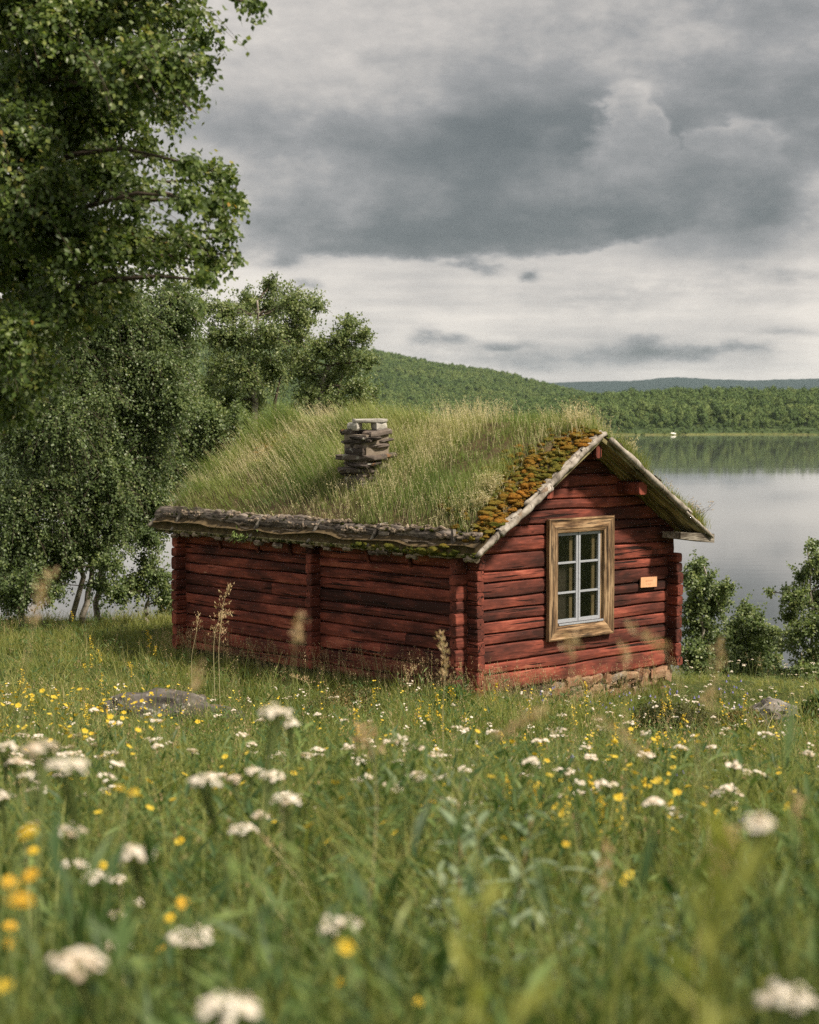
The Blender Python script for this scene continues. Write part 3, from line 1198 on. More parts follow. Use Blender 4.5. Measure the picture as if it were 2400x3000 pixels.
# dark room behind
v_, f_ = box(.14, W - .14, .35, .4, .0, 2.2)
link('inner_partition', mesh('inner_partition', v_, f_, [DARK]), cabin)

# ---- roof: turf is the roof's own mesh
V0, V1 = -.43, L + .40                      # verges
E = .25                                     # eave overhang
nu, ns = 60, 90
uu = np.concatenate([np.linspace(-E + .012, RU, nu // 2), np.linspace(RU, W + E - .03, nu // 2)[1:]])
sv = np.linspace(V0 + .07, V1 - .05, ns)
Ug, Sg = np.meshgrid(uu, sv)


def turf_h(u, s):
    u = np.asarray(u, float)
    s = np.asarray(s, float)
    b = RH - SL * (np.sqrt((u - RU) ** 2 + .10 ** 2) - .10)
    ed = np.minimum(np.minimum(s - V0, V1 - s), 1.0)
    eu = np.minimum(u + E, W + E - u)
    th = .02 + .13 * sstep(ed, .03, .40) * sstep(eu, .05, .45)
    q = np.stack([u, s, 0 * u], -1).reshape(-1, 3)
    n = (.035 * vn(q * 1.6, 21) + .02 * vn(q * 4, 22)).reshape(u.shape)
    return b + th + n * sstep(ed, .05, .3)


Hg = turf_h(Ug, Sg)
top = np.stack([Ug, Sg, Hg], -1).reshape(-1, 3)
m_ = len(uu)
bot = top.copy()
bot[:, 2] = RH - SL * np.abs(bot[:, 0] - RU) + .004
NV = len(top)
gf = grid_faces(m_, ns)
rim = list(range(m_)) + [i * m_ + m_ - 1 for i in range(1, ns)] + [(ns - 1) * m_ + j for j in range(m_ - 2, -1, -1)] + [i * m_ for i in range(ns - 2, 0, -1)]
sk = [(rim[i], rim[(i + 1) % len(rim)], NV + rim[(i + 1) % len(rim)], NV + rim[i]) for i in range(len(rim))]
roof = link('roof', mesh('roof', np.concatenate([top, bot]), [gf, np.array(sk)], [SOIL], smooth=True), cabin)

# boards from ridge to eave
bw = .215
nb = int((V1 - V0) / bw)
ln = (RU + E) * math.hypot(1, SL)
for sgn in (-1, 1):
    proto = None
    for i in range(nb):
        g = np.random.default_rng(800 + i + (50 if sgn > 0 else 0))
        if i < 3 or proto is None:
            v_, f_ = box(0, ln, -bw / 2 + .006, bw / 2 - .006, -.05, 0)
            v_[:, 2] += np.where(np.abs(v_[:, 1]) > 0, .0, 0)
            # waney, uneven edges
            xs = np.linspace(0, ln, 9)
            P1 = []
            for x in xs:
                e1 = .022 * g.uniform(-1, .3) if i < 3 else 0
                e2 = .022 * g.uniform(-1, .3) if i < 3 else 0
                dz = .012 * g.uniform(-1, 1) if i < 3 else 0
                P1 += [(x, -bw / 2 + .006 - e1, -.05 + dz), (x, bw / 2 - .006 + e2, -.05 - dz), (x, bw / 2 - .006 + e2, -.002), (x, -bw / 2 + .006 - e1, -.002)]
            Q = [(a * 4 + j, a * 4 + (j + 1) % 4, a * 4 + 4 + (j + 1) % 4, a * 4 + 4 + j) for a in range(8) for j in range(4)]
            me = mesh('roof_board', np.array(P1), [np.array(Q), np.array([(3, 2, 1, 0), (32, 33, 34, 35)])], [SOFFIT])
            if i >= 3:
                proto = me
        o = link('roof_board', me if i < 3 else proto, roof, (RU, V0 + bw * (i + .5), RH))
        # board tops follow the slope down from the ridge
        if sgn > 0:
            o.rotation_euler = (0, math.atan(SL), 0)
        else:
            o.rotation_euler = (0, math.atan(SL), math.pi)

# red purlins through the gables
for (uc, z1_, hw, hh, p) in ((RU, RH - .11, .055, .17, .36), (1.10, RH - .06 - SL * (RU - 1.10) - .02, .075, .15, .31), (2.79, RH - .06 - SL * (2.79 - RU) - .0, .085, .17, .37)):
    th = np.linspace(0, 2 * math.pi, 14, endpoint=False)
    sq = lambda c: np.sign(c) * np.abs(c) ** .5
    xs, zs = hw * sq(np.cos(th)), hh / 2 * sq(np.sin(th))
    V = []
    sl = [(-p, .93), (-p + .012, 1.0), (.0, 1.0), (L + .3, 1.0)]
    for s_, k in sl:
        V += [(x * k, s_, z * k) for x, z in zip(xs, zs)]
    Q = [(i * 14 + j, i * 14 + (j + 1) % 14, (i + 1) * 14 + (j + 1) % 14, (i + 1) * 14 + j) for i in range(3) for j in range(14)]
    link('purlin', mesh('purlin', np.array(V), [np.array(Q), np.array([list(range(14))[::-1], [42 + j for j in range(14)]])], [RED_BEAM]), roof, (uc, 0, z1_ - hh / 2))
# unpainted beam end under the lower right eave
v_, f_ = box(-.36, .36, -.28, .02, -.06, .06)
v_[(v_[:, 0] > 0), 2] -= .055
v_[(v_[:, 0] < 0) & (v_[:, 2] < 0), 2] += .035
link('eave_bracket', mesh('eave_bracket', v_, f_, [weathered('grey_beam', 0, (.34, .31, .26), (.17, .15, .12), (.05, .04, .03), .5)]), roof, (W - .02, -.14, 1.74))


def noisy_tube(pts, rad, sides, seed, amp=.12):
    V, F = tube(pts, rad, sides)
    g = vn(V * 7 + seed, seed)
    g2 = vn(V * 22 + seed, seed + 1)
    c = np.repeat(np.asarray(pts), sides, 0)
    return c + (V - c) * (1 + amp * g + amp * .5 * g2)[:, None], F


# birch poles with their bark along both verges of the near gable, and plain ones at the far gable
def verge(u_a, u_b, s, seed, r=.042, dh=.03, flare=1.0):
    n = 12
    u = np.linspace(u_a, u_b, n)
    h = RH - SL * np.abs(u - RU) + dh
    g = np.random.default_rng(seed)
    wob = .012 * np.cumsum(g.normal(size=n)) * .5
    pts = np.stack([u, np.full(n, s) + wob * .6, h + wob * .5], -1)
    rad = r * np.linspace(1, flare, n) * (1 + .1 * g.normal(size=n))
    V, F = noisy_tube(pts, rad, 9, seed, .19)
    link('verge_pole', mesh('verge_pole', V, F, [BARK_U], smooth=True), roof)


for (a, b, s, r, dh) in ((-E - .02, .22, V0 - .005, .036, .012), (.10, .95, V0 - .02, .040, .022), (.78, 1.42, V0 - .022, .036, .03), (1.25, RU + .02, V0 - .024, .034, .032),
                         (1.15, RU - .02, V0 + .025, .032, .055), (.55, 1.2, V0 + .03, .03, .05)):
    verge(a, b, s, int(1000 + a * 100), r, dh)
for (a, b, s, r, dh) in ((W + E + .02, 3.45, V0 - .01, .026, .02), (3.55, 2.95, V0 - .02, .040, .025), (3.02, 2.05, V0 - .02, .046, .028)):
    verge(a, b, s, int(2000 + a * 100), r, dh)
for sgn in (-1, 1):
    verge(RU, RU + sgn * (RU + E), V1 + .02, 2300 + sgn, .045, .03)

# curls of bark and splinters on the near verge
for i in range(26):
    g = np.random.default_rng(3000 + i)
    u = g.uniform(.1, RU - .03) if i < 15 else g.uniform(RU + .2, W + .1)
    l, w_ = g.uniform(.10, .24), g.uniform(.035, .075)
    th = np.linspace(-.9, .9, 5)
    V = []
    for x in (-l / 2, 0, l / 2):
        for t_ in th:
            V.append((x, w_ * math.sin(t_), w_ * .55 * math.cos(t_)))
    for x in (-l / 2, 0, l / 2):
        for t_ in th:
            V.append((x, w_ * .9 * math.sin(t_), w_ * .55 * math.cos(t_) - .008))
    Q = []
    for a in range(2):
        for b in range(4):
            Q += [(a * 5 + b, a * 5 + b + 1, a * 5 + 6 + b, a * 5 + 5 + b), (15 + a * 5 + b, 15 + a * 5 + 5 + b, 15 + a * 5 + 6 + b, 15 + a * 5 + b + 1)]
    V = np.array(V) + .006 * g.normal(size=(30, 3))
    o = link('bark_flake', mesh('bark_flake', V, [np.array(Q)], [BARK_U], smooth=True), roof, (u, V0 + g.uniform(-.01, .05), roof_h(u) + .045))
    o.rotation_euler = (g.uniform(-.5, .3), math.atan(SL) * (1 if u > RU else -1) + g.uniform(-.12, .12), g.uniform(-.15, .15))

# the long turf-holding log on the eave, in three lengths
for i, (s0, s1, r0, r1) in enumerate(((-.33, 1.25, .070, .084), (1.20, 2.9, .080, .094), (2.82, 4.5, .096, .086), (4.42, 6.12, .088, .10))):
    n = 40
    s_ = np.linspace(s0, s1, n)
    g = np.random.default_rng(3100 + i)
    pts = np.stack([-.075 + .012 * np.sin(s_ * 2.2 + i), s_, 1.885 + .012 * np.sin(s_ * 1.7 + 2 * i) + .012 * i], -1)
    V, F = noisy_tube(pts, np.linspace(r0, r1, n), 14, 3100 + i, .27)
    link('eave_log', mesh('eave_log', V, F, [GREYWOOD], smooth=True), roof)
# strips of peeling bark lying along its top
for i in range(64):
    g = np.random.default_rng(3200 + i)
    s_ = -.25 + 6.2 * (i + g.uniform(-.6, .6)) / 64
    n = 7
    q = np.linspace(-.5, .5, n) * g.uniform(.12, .3)
    ph = g.uniform(-.2, 1.9)
    pts = np.stack([-.075 - .092 * math.sin(ph) + .010 * g.normal(size=n), s_ + q, 1.888 + .092 * math.cos(ph) + .012 * i / 64 + .010 * g.normal(size=n)], -1)
    V, F = noisy_tube(pts, g.uniform(.012, .028) * np.sqrt(np.clip(1.1 - (np.linspace(-1, 1, n)) ** 2, .1, 1)), 6, 3200 + i, .2)
    link('bark_flake', mesh('bark_flake', V, F, [BARK_S]), roof)
# hooked pegs that hold the log
for i, s_ in enumerate((.05, 1.42, 2.55, 3.75, 5.55)):
    g = np.random.default_rng(3300 + i)
    if i == 0:
        pts = [(-.16, s_ + .02, 1.98), (-.175, s_, 1.86), (-.2, s_ - .02, 1.72)]
        rr = [.03, .034, .03]
    else:
        pts = [(-.02, s_ - .05, 1.985), (-.13, s_ - .03, 1.965), (-.185, s_, 1.86), (-.21, s_ + .05, 1.74), (-.25, s_ + .09, 1.70)]
        rr = [.018, .024, .027, .028, .02]
    V, F = noisy_tube(np.array(pts), rr, 7, 3300 + i, .1)
    link('hook', mesh('hook', V, F, [GREYWOOD_Z]), roof)
# thin sticks under the log
for i in range(15):
    g = np.random.default_rng(3400 + i)
    s_ = -.2 + 5.9 * (i + g.uniform(-.3, .3)) / 15
    n = 6
    q = np.linspace(-.5, .5, n) * g.uniform(.22, .55)
    pts = np.stack([-.185 + .01 * g.normal(size=n), s_ + q, 1.79 + .016 * np.cumsum(g.normal(size=n)) * .5 + .01], -1)
    V, F = noisy_tube(pts, g.uniform(.009, .016), 6, 3400 + i, .15)
    link('stick', mesh('stick', V, F, [BARK_S]), roof)
# rolled bark ends sticking out at the eave
for i in range(30):
    g = np.random.default_rng(3500 + i)
    s_ = -.25 + 6.2 * (i + g.uniform(-.35, .35)) / 30
    n = 5
    l = g.uniform(.08, .2)
    pts = np.stack([-.20 - .02 * np.linspace(0, 1, n) + .008 * g.normal(size=n), s_ + l * np.linspace(-.5, .5, n), 1.655 + .02 * g.normal() + .008 * g.normal(size=n)], -1)
    V, F = noisy_tube(pts, g.uniform(.022, .042), 8, 3500 + i, .18)
    link('bark_roll', mesh('bark_roll', V, F, [BARK_S]), roof)
# little brackets against the side wall under the eave
for i, s_ in enumerate((.95, 1.72, 3.25, 3.95, 4.8)):
    v_, f_ = box(-.02, .02, -.022, .022, -.13, .12)
    v_[(v_[:, 2] < 0) & (v_[:, 0] < 0), 0] += .03
    v_[(v_[:, 2] > 0) & (v_[:, 0] < 0), 0] -= .06
    o = link('wall_bracket', mesh('wall_bracket', v_, f_, [RED_BEAM]), cabin, (-.03, s_, 1.60))
    if i == 2:
        o['label'] = 'brighter red bracket'


# moss: cushions along the eave, and an orange belt up the near verge
def cushions(spots, seed, name, sub=2):
    """uneven cushions of moss: (u, s, h, radius, tone); big ones are broken up into knobs"""
    A = Acc()
    g = np.random.default_rng(seed)
    for (u, s, h, r, rn) in spots:
        Vi, Fi = ico(3 if r > .055 else sub)
        o = g.uniform(0, 90, 3)
        d = 1 + .30 * vn(Vi * 1.5 + o, seed) + .24 * np.abs(vn(Vi * 3.4 + o, seed + 1)) + .10 * vn(Vi * 8 + o, seed + 2)
        st = g.uniform(.7, 1.45)
        a = g.uniform(0, 3.14)
        V = Vi * d[:, None] * np.array([r * st, r / st, r * .50])
        V = np.stack([V[:, 0] * math.cos(a) - V[:, 1] * math.sin(a), V[:, 0] * math.sin(a) + V[:, 1] * math.cos(a), V[:, 2]], -1)
        A.add(V + np.array([u, s, h]), [Fi], 0, np.clip(rn + .16 * (d - 1.1), 0, 1))
    # soft ragged fuzz over the cushions
    P0 = np.concatenate(A.V)
    RN = np.concatenate(A.A)
    idx = g.integers(len(P0), size=int(len(spots) * 26))
    hb = g.uniform(.010, .030, len(idx))
    V, F, T, I = blades(P0[idx] - [0, 0, .004], hb, np.full(len(idx), .006), g.uniform(0, 6.28, len(idx)), .5 * g.random(len(idx)), .6 * g.random(len(idx)), segs=2)
    A.add(V, F, 0, np.clip(RN[idx] + .12 * g.normal(size=len(idx)), 0, 1)[I])
    return link(name, A.mesh(name, [MOSS], True), roof, kind='stuff')


g = np.random.default_rng(61)
sp = []
for i in range(520):
    s_ = g.uniform(-.36, 6.05)
    near = float(sstep(s_, 3.0, 1.2))
    r = g.uniform(.018, .045) * (.8 + .9 * near * g.random())
    rn = np.clip(.06 + .26 * near * g.random() + (.28 * (g.random() < .16) if s_ < 1.0 else 0) + .05 * g.normal(), 0, 1)
    o_ = g.uniform(0, 1)
    sp.append((-.235 + .15 * o_, s_, 1.665 + .11 * o_ + r * .3, r, rn))
for i in range(16):
    s_ = g.uniform(-.1, 1.75)
    sp.append((-.225 + .05 * g.random(), s_, 1.70 + .03 * g.random(), g.uniform(.056, .085), np.clip(.30 + .12 * g.normal(), .15, .62)))
for i in range(70):                 # moss that has crept over the log
    s_ = g.uniform(-.2, 6.0)
    ph = g.uniform(-.6, 1.2)
    sp.append((-.075 - .09 * math.sin(ph), s_, 1.886 + .09 * math.cos(ph), g.uniform(.012, .032), np.clip(.14 + .1 * g.normal(), .02, .5)))
cushions(sp, 62, 'moss')
sp = []
for i in range(520):
    u = g.uniform(-.12, RU + .02)
    t = (u + .12) / (RU + .14)
    wid = (.12 + .25 * math.sin(min(1, t * 1.15) * math.pi) + .12 * (t > .85)) * (1 + .8 * float(vn(np.array([[u * 4.5, 2, 1]]), 67)[0]))
    s_ = V0 + .05 + wid * g.random() ** 1.3
    big = g.random() < .10
    r = g.uniform(.056, .078) if big else g.uniform(.012, .042)
    cl = .5 + .5 * float(vn(np.array([[u * 3, s_ * 4, 3]]), 66)[0])
    rn = np.clip(.34 + .46 * cl * (.5 + .5 * sstep(t, 0, .35)) + .09 * g.normal(), .05, 1)
    sp.append((u, s_, float(turf_h(u, s_)) + .008 + .03 * max(0, cl - .3), r, rn))
for i in range(230):                 # yellow mats further in
    u, s_ = g.normal(.70, .34), -.2 + abs(g.normal(.30, .26))
    sp.append((u, s_, float(turf_h(u, s_)) - .005, g.uniform(.03, .07), np.clip(.47 + .06 * g.normal(), 0, 1)))
for i in range(70):                 # scraps on the other slope
    u = g.uniform(RU, W + .12)
    s_ = V0 + .05 + .1 * g.random()
    sp.append((u, s_, float(turf_h(u, s_)) + .01, g.uniform(.02, .045), np.clip(.3 + .2 * g.normal(), 0, 1)))
for (u, s_) in ((1.5, 5.0), (1.35, 5.5), (1.2, 5.2)):
    for i in range(20):
        a_, b_ = u + .12 * g.normal(), s_ + .15 * g.normal()
        sp.append((a_, b_, float(turf_h(a_, b_)), g.uniform(.03, .05), np.clip(.5 + .1 * g.normal(), 0, 1)))
cushions(sp, 63, 'moss')


# ---- grass on the roof
def roof_spots(n, rng, umin=-.10, umax=W + .15, smin=V0 + .1, smax=V1 - .05):
    u = rng.uniform(umin, umax, n)
    s = rng.uniform(smin, smax, n)
    return u, s


def roof_world(u, s):
    return np.stack([u, s, turf_h(u, s) - .01], -1)


def tallness(u, s):
    q = np.stack([u * 1.3, s * 1.3, 0 * u], -1)
    near = sstep(s, -.44, -.12)
    mossy = 1 - .72 * sstep(-.02 - s + .22 * np.sin(np.clip((u + .1) / 2, 0, 1) * 3.14), 0, .25) * (u < RU)
    low = .6 + .4 * sstep(u, -.05, .5)
    return (1 + .35 * vn(q, 71)) * (.35 + .65 * near) * low * mossy


def roof_grass():
    g = np.random.default_rng(71)
    n = 62000
    u, s = roof_spots(n, g)
    tl = tallness(u, s)
    keep = g.random(n) < (.25 + .75 * np.clip(tl, 0, 1)) * np.where(u > RU + .3, .45, 1)
    # bare round the chimney foot
    keep &= ~((np.abs(u - .69) < .29) & (np.abs(s - 2.56) < .27))
    u, s, tl = u[keep], s[keep], tl[keep]
    n = len(u)
    q = np.stack([u, s, 0 * u], -1)
    h = (.09 + .18 * g.random(n) ** 1.3) * tl * np.clip(1 + .75 * vn(q * 1.7, 8) + .4 * vn(q * 4.5, 9), .25, 1.8)
    # the wind has combed it: long bunches on the far half lean down and away
    far = sstep(s, 2.2, 4.0)
    ld = np.where(g.random(n) < .18 + .45 * far, 2.5 + .7 * g.normal(size=n) + .8 * vn(q * .9, 5), g.uniform(0, 6.28, n))
    V, F, T, I = blades(roof_world(u, s), h, .0052 + .003 * g.random(n), ld, .03 + .16 * far + .16 * g.random(n), .06 + .4 * g.random(n) + .18 * far)
    dry = np.clip(.06 + .42 * np.clip(.5 + .8 * vn(q * .8, 6), 0, 1) * g.random(n) + .22 * g.random(n), 0, .98)
    dry = np.clip(dry + .30 * sstep(vn(q * 1.1, 14), .15, .6), 0, .98)
    rn = np.clip(dry[I] * (.65 + .5 * T), 0, 1)
    me = mesh('turf_grass', V, F, [ROOFGRASS], attrs={'rnd': rn})
    link('turf_grass', me, roof, kind='stuff')
    # straw stalks with seed heads
    n = 15000
    u, s = roof_spots(n, g)
    tl = tallness(u, s)
    dens = np.clip(.5 + .9 * vn(np.stack([u * 1.1, s * 1.1, 0 * u], -1), 91), .08, 1) * np.clip(tl, 0, 1)
    keep = g.random(n) < dens * np.where(u > RU + .3, .35, 1)
    keep &= ~((np.abs(u - .69) < .27) & (np.abs(s - 2.56) < .26))
    u, s, tl = u[keep], s[keep], tl[keep]
    n = len(u)
    far = sstep(s, 2.0, 4.0)
    h = (.17 + .20 * g.random(n)) * np.clip(tl, .4, 1.25)
    ld = np.where(g.random(n) < .25 + .45 * far, 2.4 + .5 * g.normal(size=n), g.uniform(0, 6.28, n))
    le, be = .04 + .28 * far * g.random(n) + .08 * g.random(n), .06 + .38 * far * g.random(n) + .25 * g.random(n)
    B = roof_world(u, s)
    V, F, T, I = blades(B, h, np.full(n, .0042), ld, le, be)
    rn = np.clip(.25 + .5 * g.random(n)[I] + .2 * T, 0, 1)
    link('turf_straw', mesh('turf_straw', V, F, [STRAW], attrs={'rnd': rn}), roof, kind='stuff')
    # seeds: little flakes up the top of the nearer stalks
    Vs = V.reshape(n, 7, 3)
    sel = np.where(g.random(n) < .75 - .45 * far)[0]
    k = 9
    t = g.uniform(.5, 1.0, (len(sel), k))
    idx = np.clip((t * 3).astype(int), 0, 2)
    fr = t * 3 - idx
    pa = Vs[sel][np.arange(len(sel))[:, None], np.minimum(2 * idx, 6)]
    pb = Vs[sel][np.arange(len(sel))[:, None], np.minimum(2 * idx + 2, 6)]
    pos = (pa * (1 - fr[..., None]) + pb * fr[..., None]).reshape(-1, 3)
    m = len(pos)
    pos = pos + .007 * g.normal(size=(m, 3)) * np.array([1, 1, .4])
    d = rand_dir(m, g)
    d[:, 2] = np.abs(d[:, 2]) + .8
    V, F, I = leaves(pos, d, rand_dir(m, g), g.uniform(.012, .022, m), g.uniform(.005, .009, m), simple=True)
    link('turf_seed', mesh('turf_seed', V, F, [STRAW], attrs={'rnd': np.repeat(g.random(m), 4)}), roof, kind='stuff')


roof_grass()


def stalk_fan(name, u, s, n, hmin, hmax, spread, mat_stem, mat_tip, seed, tips=8, tip_l=.02):
    """a loose bunch of twiggy weeds standing on the roof"""
    g = np.random.default_rng(seed)
    A = Acc()
    for i in range(n):
        a, b = u + .05 * g.normal(), s + .05 * g.normal()
        p0 = np.array([a, b, float(turf_h(a, b)) - .01])
        hh = g.uniform(hmin, hmax)
        d = np.array([spread * g.normal(), spread * g.normal(), 1.0])
        t = np.linspace(0, 1, 5)[:, None]
        pts = p0 + d * hh * t + np.array([g.normal() * .1, g.normal() * .1, -.08]) * hh * t ** 2
        V, F = tube(pts, np.linspace(.0032, .0015, 5), 3, False)
        A.add(V, F, 0, .5)
        for k in range(tips):
            f = g.uniform(.4, 1)
            q = p0 + d * hh * f
            e = q + np.array([g.normal() * .04, g.normal() * .04, g.uniform(.0, .05)])
            V, F = tube(np.array([q, e]), .0016, 3, False)
            A.add(V, F, 0, .4)
            V, F, I = leaves(np.array([e, e]), rand_dir(2, g) + np.array([0, 0, .6]), rand_dir(2, g), tip_l, tip_l * .5, simple=True)
            A.add(V, F, 1, .7)
    o = link(name, A.mesh(name, [mat_stem, mat_tip]), roof, kind='stuff')
    return o


stalk_fan('roof_weeds', 2.72, -.22, 9, .22, .36, .22, STRAW, STRAW, 801)
stalk_fan('roof_weeds', 3.97, -.24, 16, .20, .34, .42, BARKBROWN, SEED, 802, 10)
stalk_fan('roof_weeds', 3.5, -.2, 5, .12, .2, .35, BARKBROWN, SEED, 803, 6)
stalk_fan('roof_weeds', 1.75, -.1, 9, .2, .38, .2, STRAW, STRAW, 804)
stalk_fan('roof_weeds', 2.1, .1, 8, .2, .36, .3, STRAW, STRAW, 805)
stalk_fan('roof_weeds', .45, .08, 22, .16, .3, .14, STRAW, STRAW, 806, 10)
stalk_fan('roof_weeds', .20, -.02, 12, .12, .22, .2, STRAW, STRAW, 807, 8)
stalk_fan('roof_weeds', .30, 2.62, 8, .2, .36, .5, STRAW, STRAW, 808, 2)


def roof_tuft(u, s, n, h, spread, seed, ext=.1):
    g = np.random.default_rng(seed)
    a, b = u + ext * g.normal(size=n), s + ext * .6 * g.normal(size=n)
    V, F, T, I = blades(np.stack([a, b, turf_h(np.clip(a, -.2, W + .2), b) - .01], -1), h * g.uniform(.6, 1.2, n), np.full(n, .006), g.uniform(0, 6.28, n), spread * g.random(n), .5 * g.random(n))
    link('roof_tuft', mesh('roof_tuft', V, F, [GRASS], attrs={'rnd': np.clip(.25 + .35 * g.random(n)[I] + .1 * T, 0, 1)}), roof, kind='stuff')


roof_tuft(3.8, -.30, 260, .16, .5, 819, .14)
roof_tuft(3.95, -.28, 420, .20, .5, 811, .10)
roof_tuft(3.45, -.3, 260, .15, .4, 812, .12)
roof_tuft(2.65, -.27, 420, .24, .4, 813, .15)
roof_tuft(3.1, -.28, 200, .14, .5, 818, .12)
roof_tuft(2.25, -.25, 90, .12, .4, 814, .1)
roof_tuft(.85, .30, 120, .13, .5, 815, .07)
# hanging tuft of green leaves under the eave log
g = np.random.default_rng(817)
n = 40
pos = np.stack([-.24 + .02 * g.normal(size=n), 4.05 + .12 * g.normal(size=n), 1.70 + .05 * g.normal(size=n)], -1)
dd = np.stack([-.8 + .4 * g.normal(size=n), .6 * g.normal(size=n), -.5 + .5 * g.normal(size=n)], -1)
V, F, I = leaves(pos, dd, rand_dir(n, g) + np.array([0, 0, 1.]), g.uniform(.06, .12, n), .022)
link('eave_weed', mesh('eave_weed', V, F, [HERB], attrs={'rnd': .4 + .5 * g.random(n)[I]}), roof, kind='stuff')


# ---- chimney of flat stones
def slab(cx, cy, cz, lx, ly, lz, seed, mat, parent, rot=0, name='stone', lab=None, rough=1.0):
    g = np.random.default_rng(seed)
    n = 12
    th = np.linspace(0, 2 * math.pi, n, endpoint=False)
    sq = lambda c: np.sign(c) * np.abs(c) ** .55
    rr = 1 + rough * g.uniform(-.20, .17, n)
    x, y = sq(np.cos(th)) * lx / 2 * rr, sq(np.sin(th)) * ly / 2 * rr
    V = []
    for z, k in ((-.5, .84), (-.28, .97), (.12, 1.0), (.40, .96), (.5, .84)):
        j = 1 + g.uniform(-.05, .05, n)
        V += [(a * k * w, b * k * w, lz * z + .10 * rough * lz * g.normal() * (abs(z) < .45)) for a, b, w in zip(x, y, j)]
    Q = [(i * n + j, i * n + (j + 1) % n, (i + 1) * n + (j + 1) % n, (i + 1) * n + j) for i in range(4) for j in range(n)]
    me = mesh(name, np.array(V), [np.array(Q), np.array([list(range(n))[::-1], [4 * n + j for j in range(n)]])], [mat])
    o = link(name, me, parent, (cx, cy, cz))
    o.rotation_euler = (rough * g.uniform(-.05, .05), (rough ** 2) * g.uniform(-.05, .05), rot)
    if lab:
        o['label'] = lab
    return o


CU, CS, CB = .71, 2.56, 2.05
core = Acc()
core.add(*box(-.205, .205, -.205, .205, 0, 1.02))
chim = link('chimney', core.mesh('chimney', [stone_mat('chimney_mortar', [(.3, (.07, .055, .042)), (.6, (.20, .165, .13)), (.8, (.26, .22, .18))])]), cabin, (CU, CS, CB))
chim.rotation_euler = (.02, -.035, .05)
g = np.random.default_rng(91)
z = .02
lay = 0
while z < 1.01:
    t = g.uniform(.035, .085)
    wdt = (.50 + .06 * math.sin(lay * 1.9)) * (1.06 if z < .7 else .92)
    mode = lay % 3
    if mode == 0:
        parts = [(-.12, -.06, .30, .44), (.13, .07, .28, .42)]
    elif mode == 1:
        parts = [(.0, -.13, .50, .26), (-.02, .12, .48, .27)]
    else:
        parts = [(-.13, .0, .28, .50), (.12, -.1, .30, .30), (.11, .14, .30, .24)]
    for q, (a, b, p1, p2) in enumerate(parts):
        j = g.normal(0, .020, 2)
        slab(a + j[0], b + j[1], z + t / 2 + g.normal(0, .006), p1 * wdt / .48, p2 * wdt / .48, t * g.uniform(.7, 1.15), 9100 + lay * 5 + q, SLAB, chim, g.normal(0, .2), 'stone', None, 1.35)
    z += t
    lay += 1
slab(-.10, .10, z + .045, .20, .17, .10, 9201, CAPSTONE, chim, .4, 'prop_stone')
slab(.11, -.11, z + .045, .20, .16, .10, 9202, CAPSTONE, chim, -.2, 'prop_stone')
cs = slab(.015, -.015, z + .115, .47, .25, .05, 9203, CAPSTONE, chim, -math.pi / 4, 'cap_stone')

# ---- footing stones under the right half of the gable
g = np.random.default_rng(95)
rows = [(1.5, 3.86, -.05, .095, .16, .36), (1.0, 3.86, -.145, .10, .14, .38), (.2, 3.86, -.24, .10, .16, .40), (.2, 3.86, -.33, .09, .16, .4)]
for r_, (a, b, zc, hh, lmin, lmax) in enumerate(rows):
    u = a
    while u < b - .1:
        l = min(g.uniform(lmin, lmax), b - u)
        zz = zc + g.normal(0, .026)
        if u > 3.35 and r_ == 0:
            l, zz = .46, -.08
        slab(u + l / 2, .06 + g.normal(0, .022), zz, l * .98, .19, hh * g.uniform(.55, 1.5) * (1.45 if (u > 3.35 and r_ == 0) else 1), 9500 + r_ * 40 + int(u * 10), FOOTING, cabin, g.normal(0, .16), 'footing_stone', None, 2.1)
        u += l
v_, f_ = box(.04, W - .1, .03, L - .1, -.5, .0)
link('footing_core', mesh('footing_core', v_, f_, [DARK]), cabin)

# ---- the board nailed to the gable
v_, f_ = box(-.165, .165, -.008, .008, -.066, .066)
sg = link('wall_sign', mesh('wall_sign', v_, f_, [SIGN]), None, None, 'small orange wooden board with faded print on the red gable', 'sign')
sg.matrix_world = CM @ Matrix.Translation((3.325, -.036, 1.135)) @ Matrix.Rotation(math.radians(1.5), 4, 'Y')
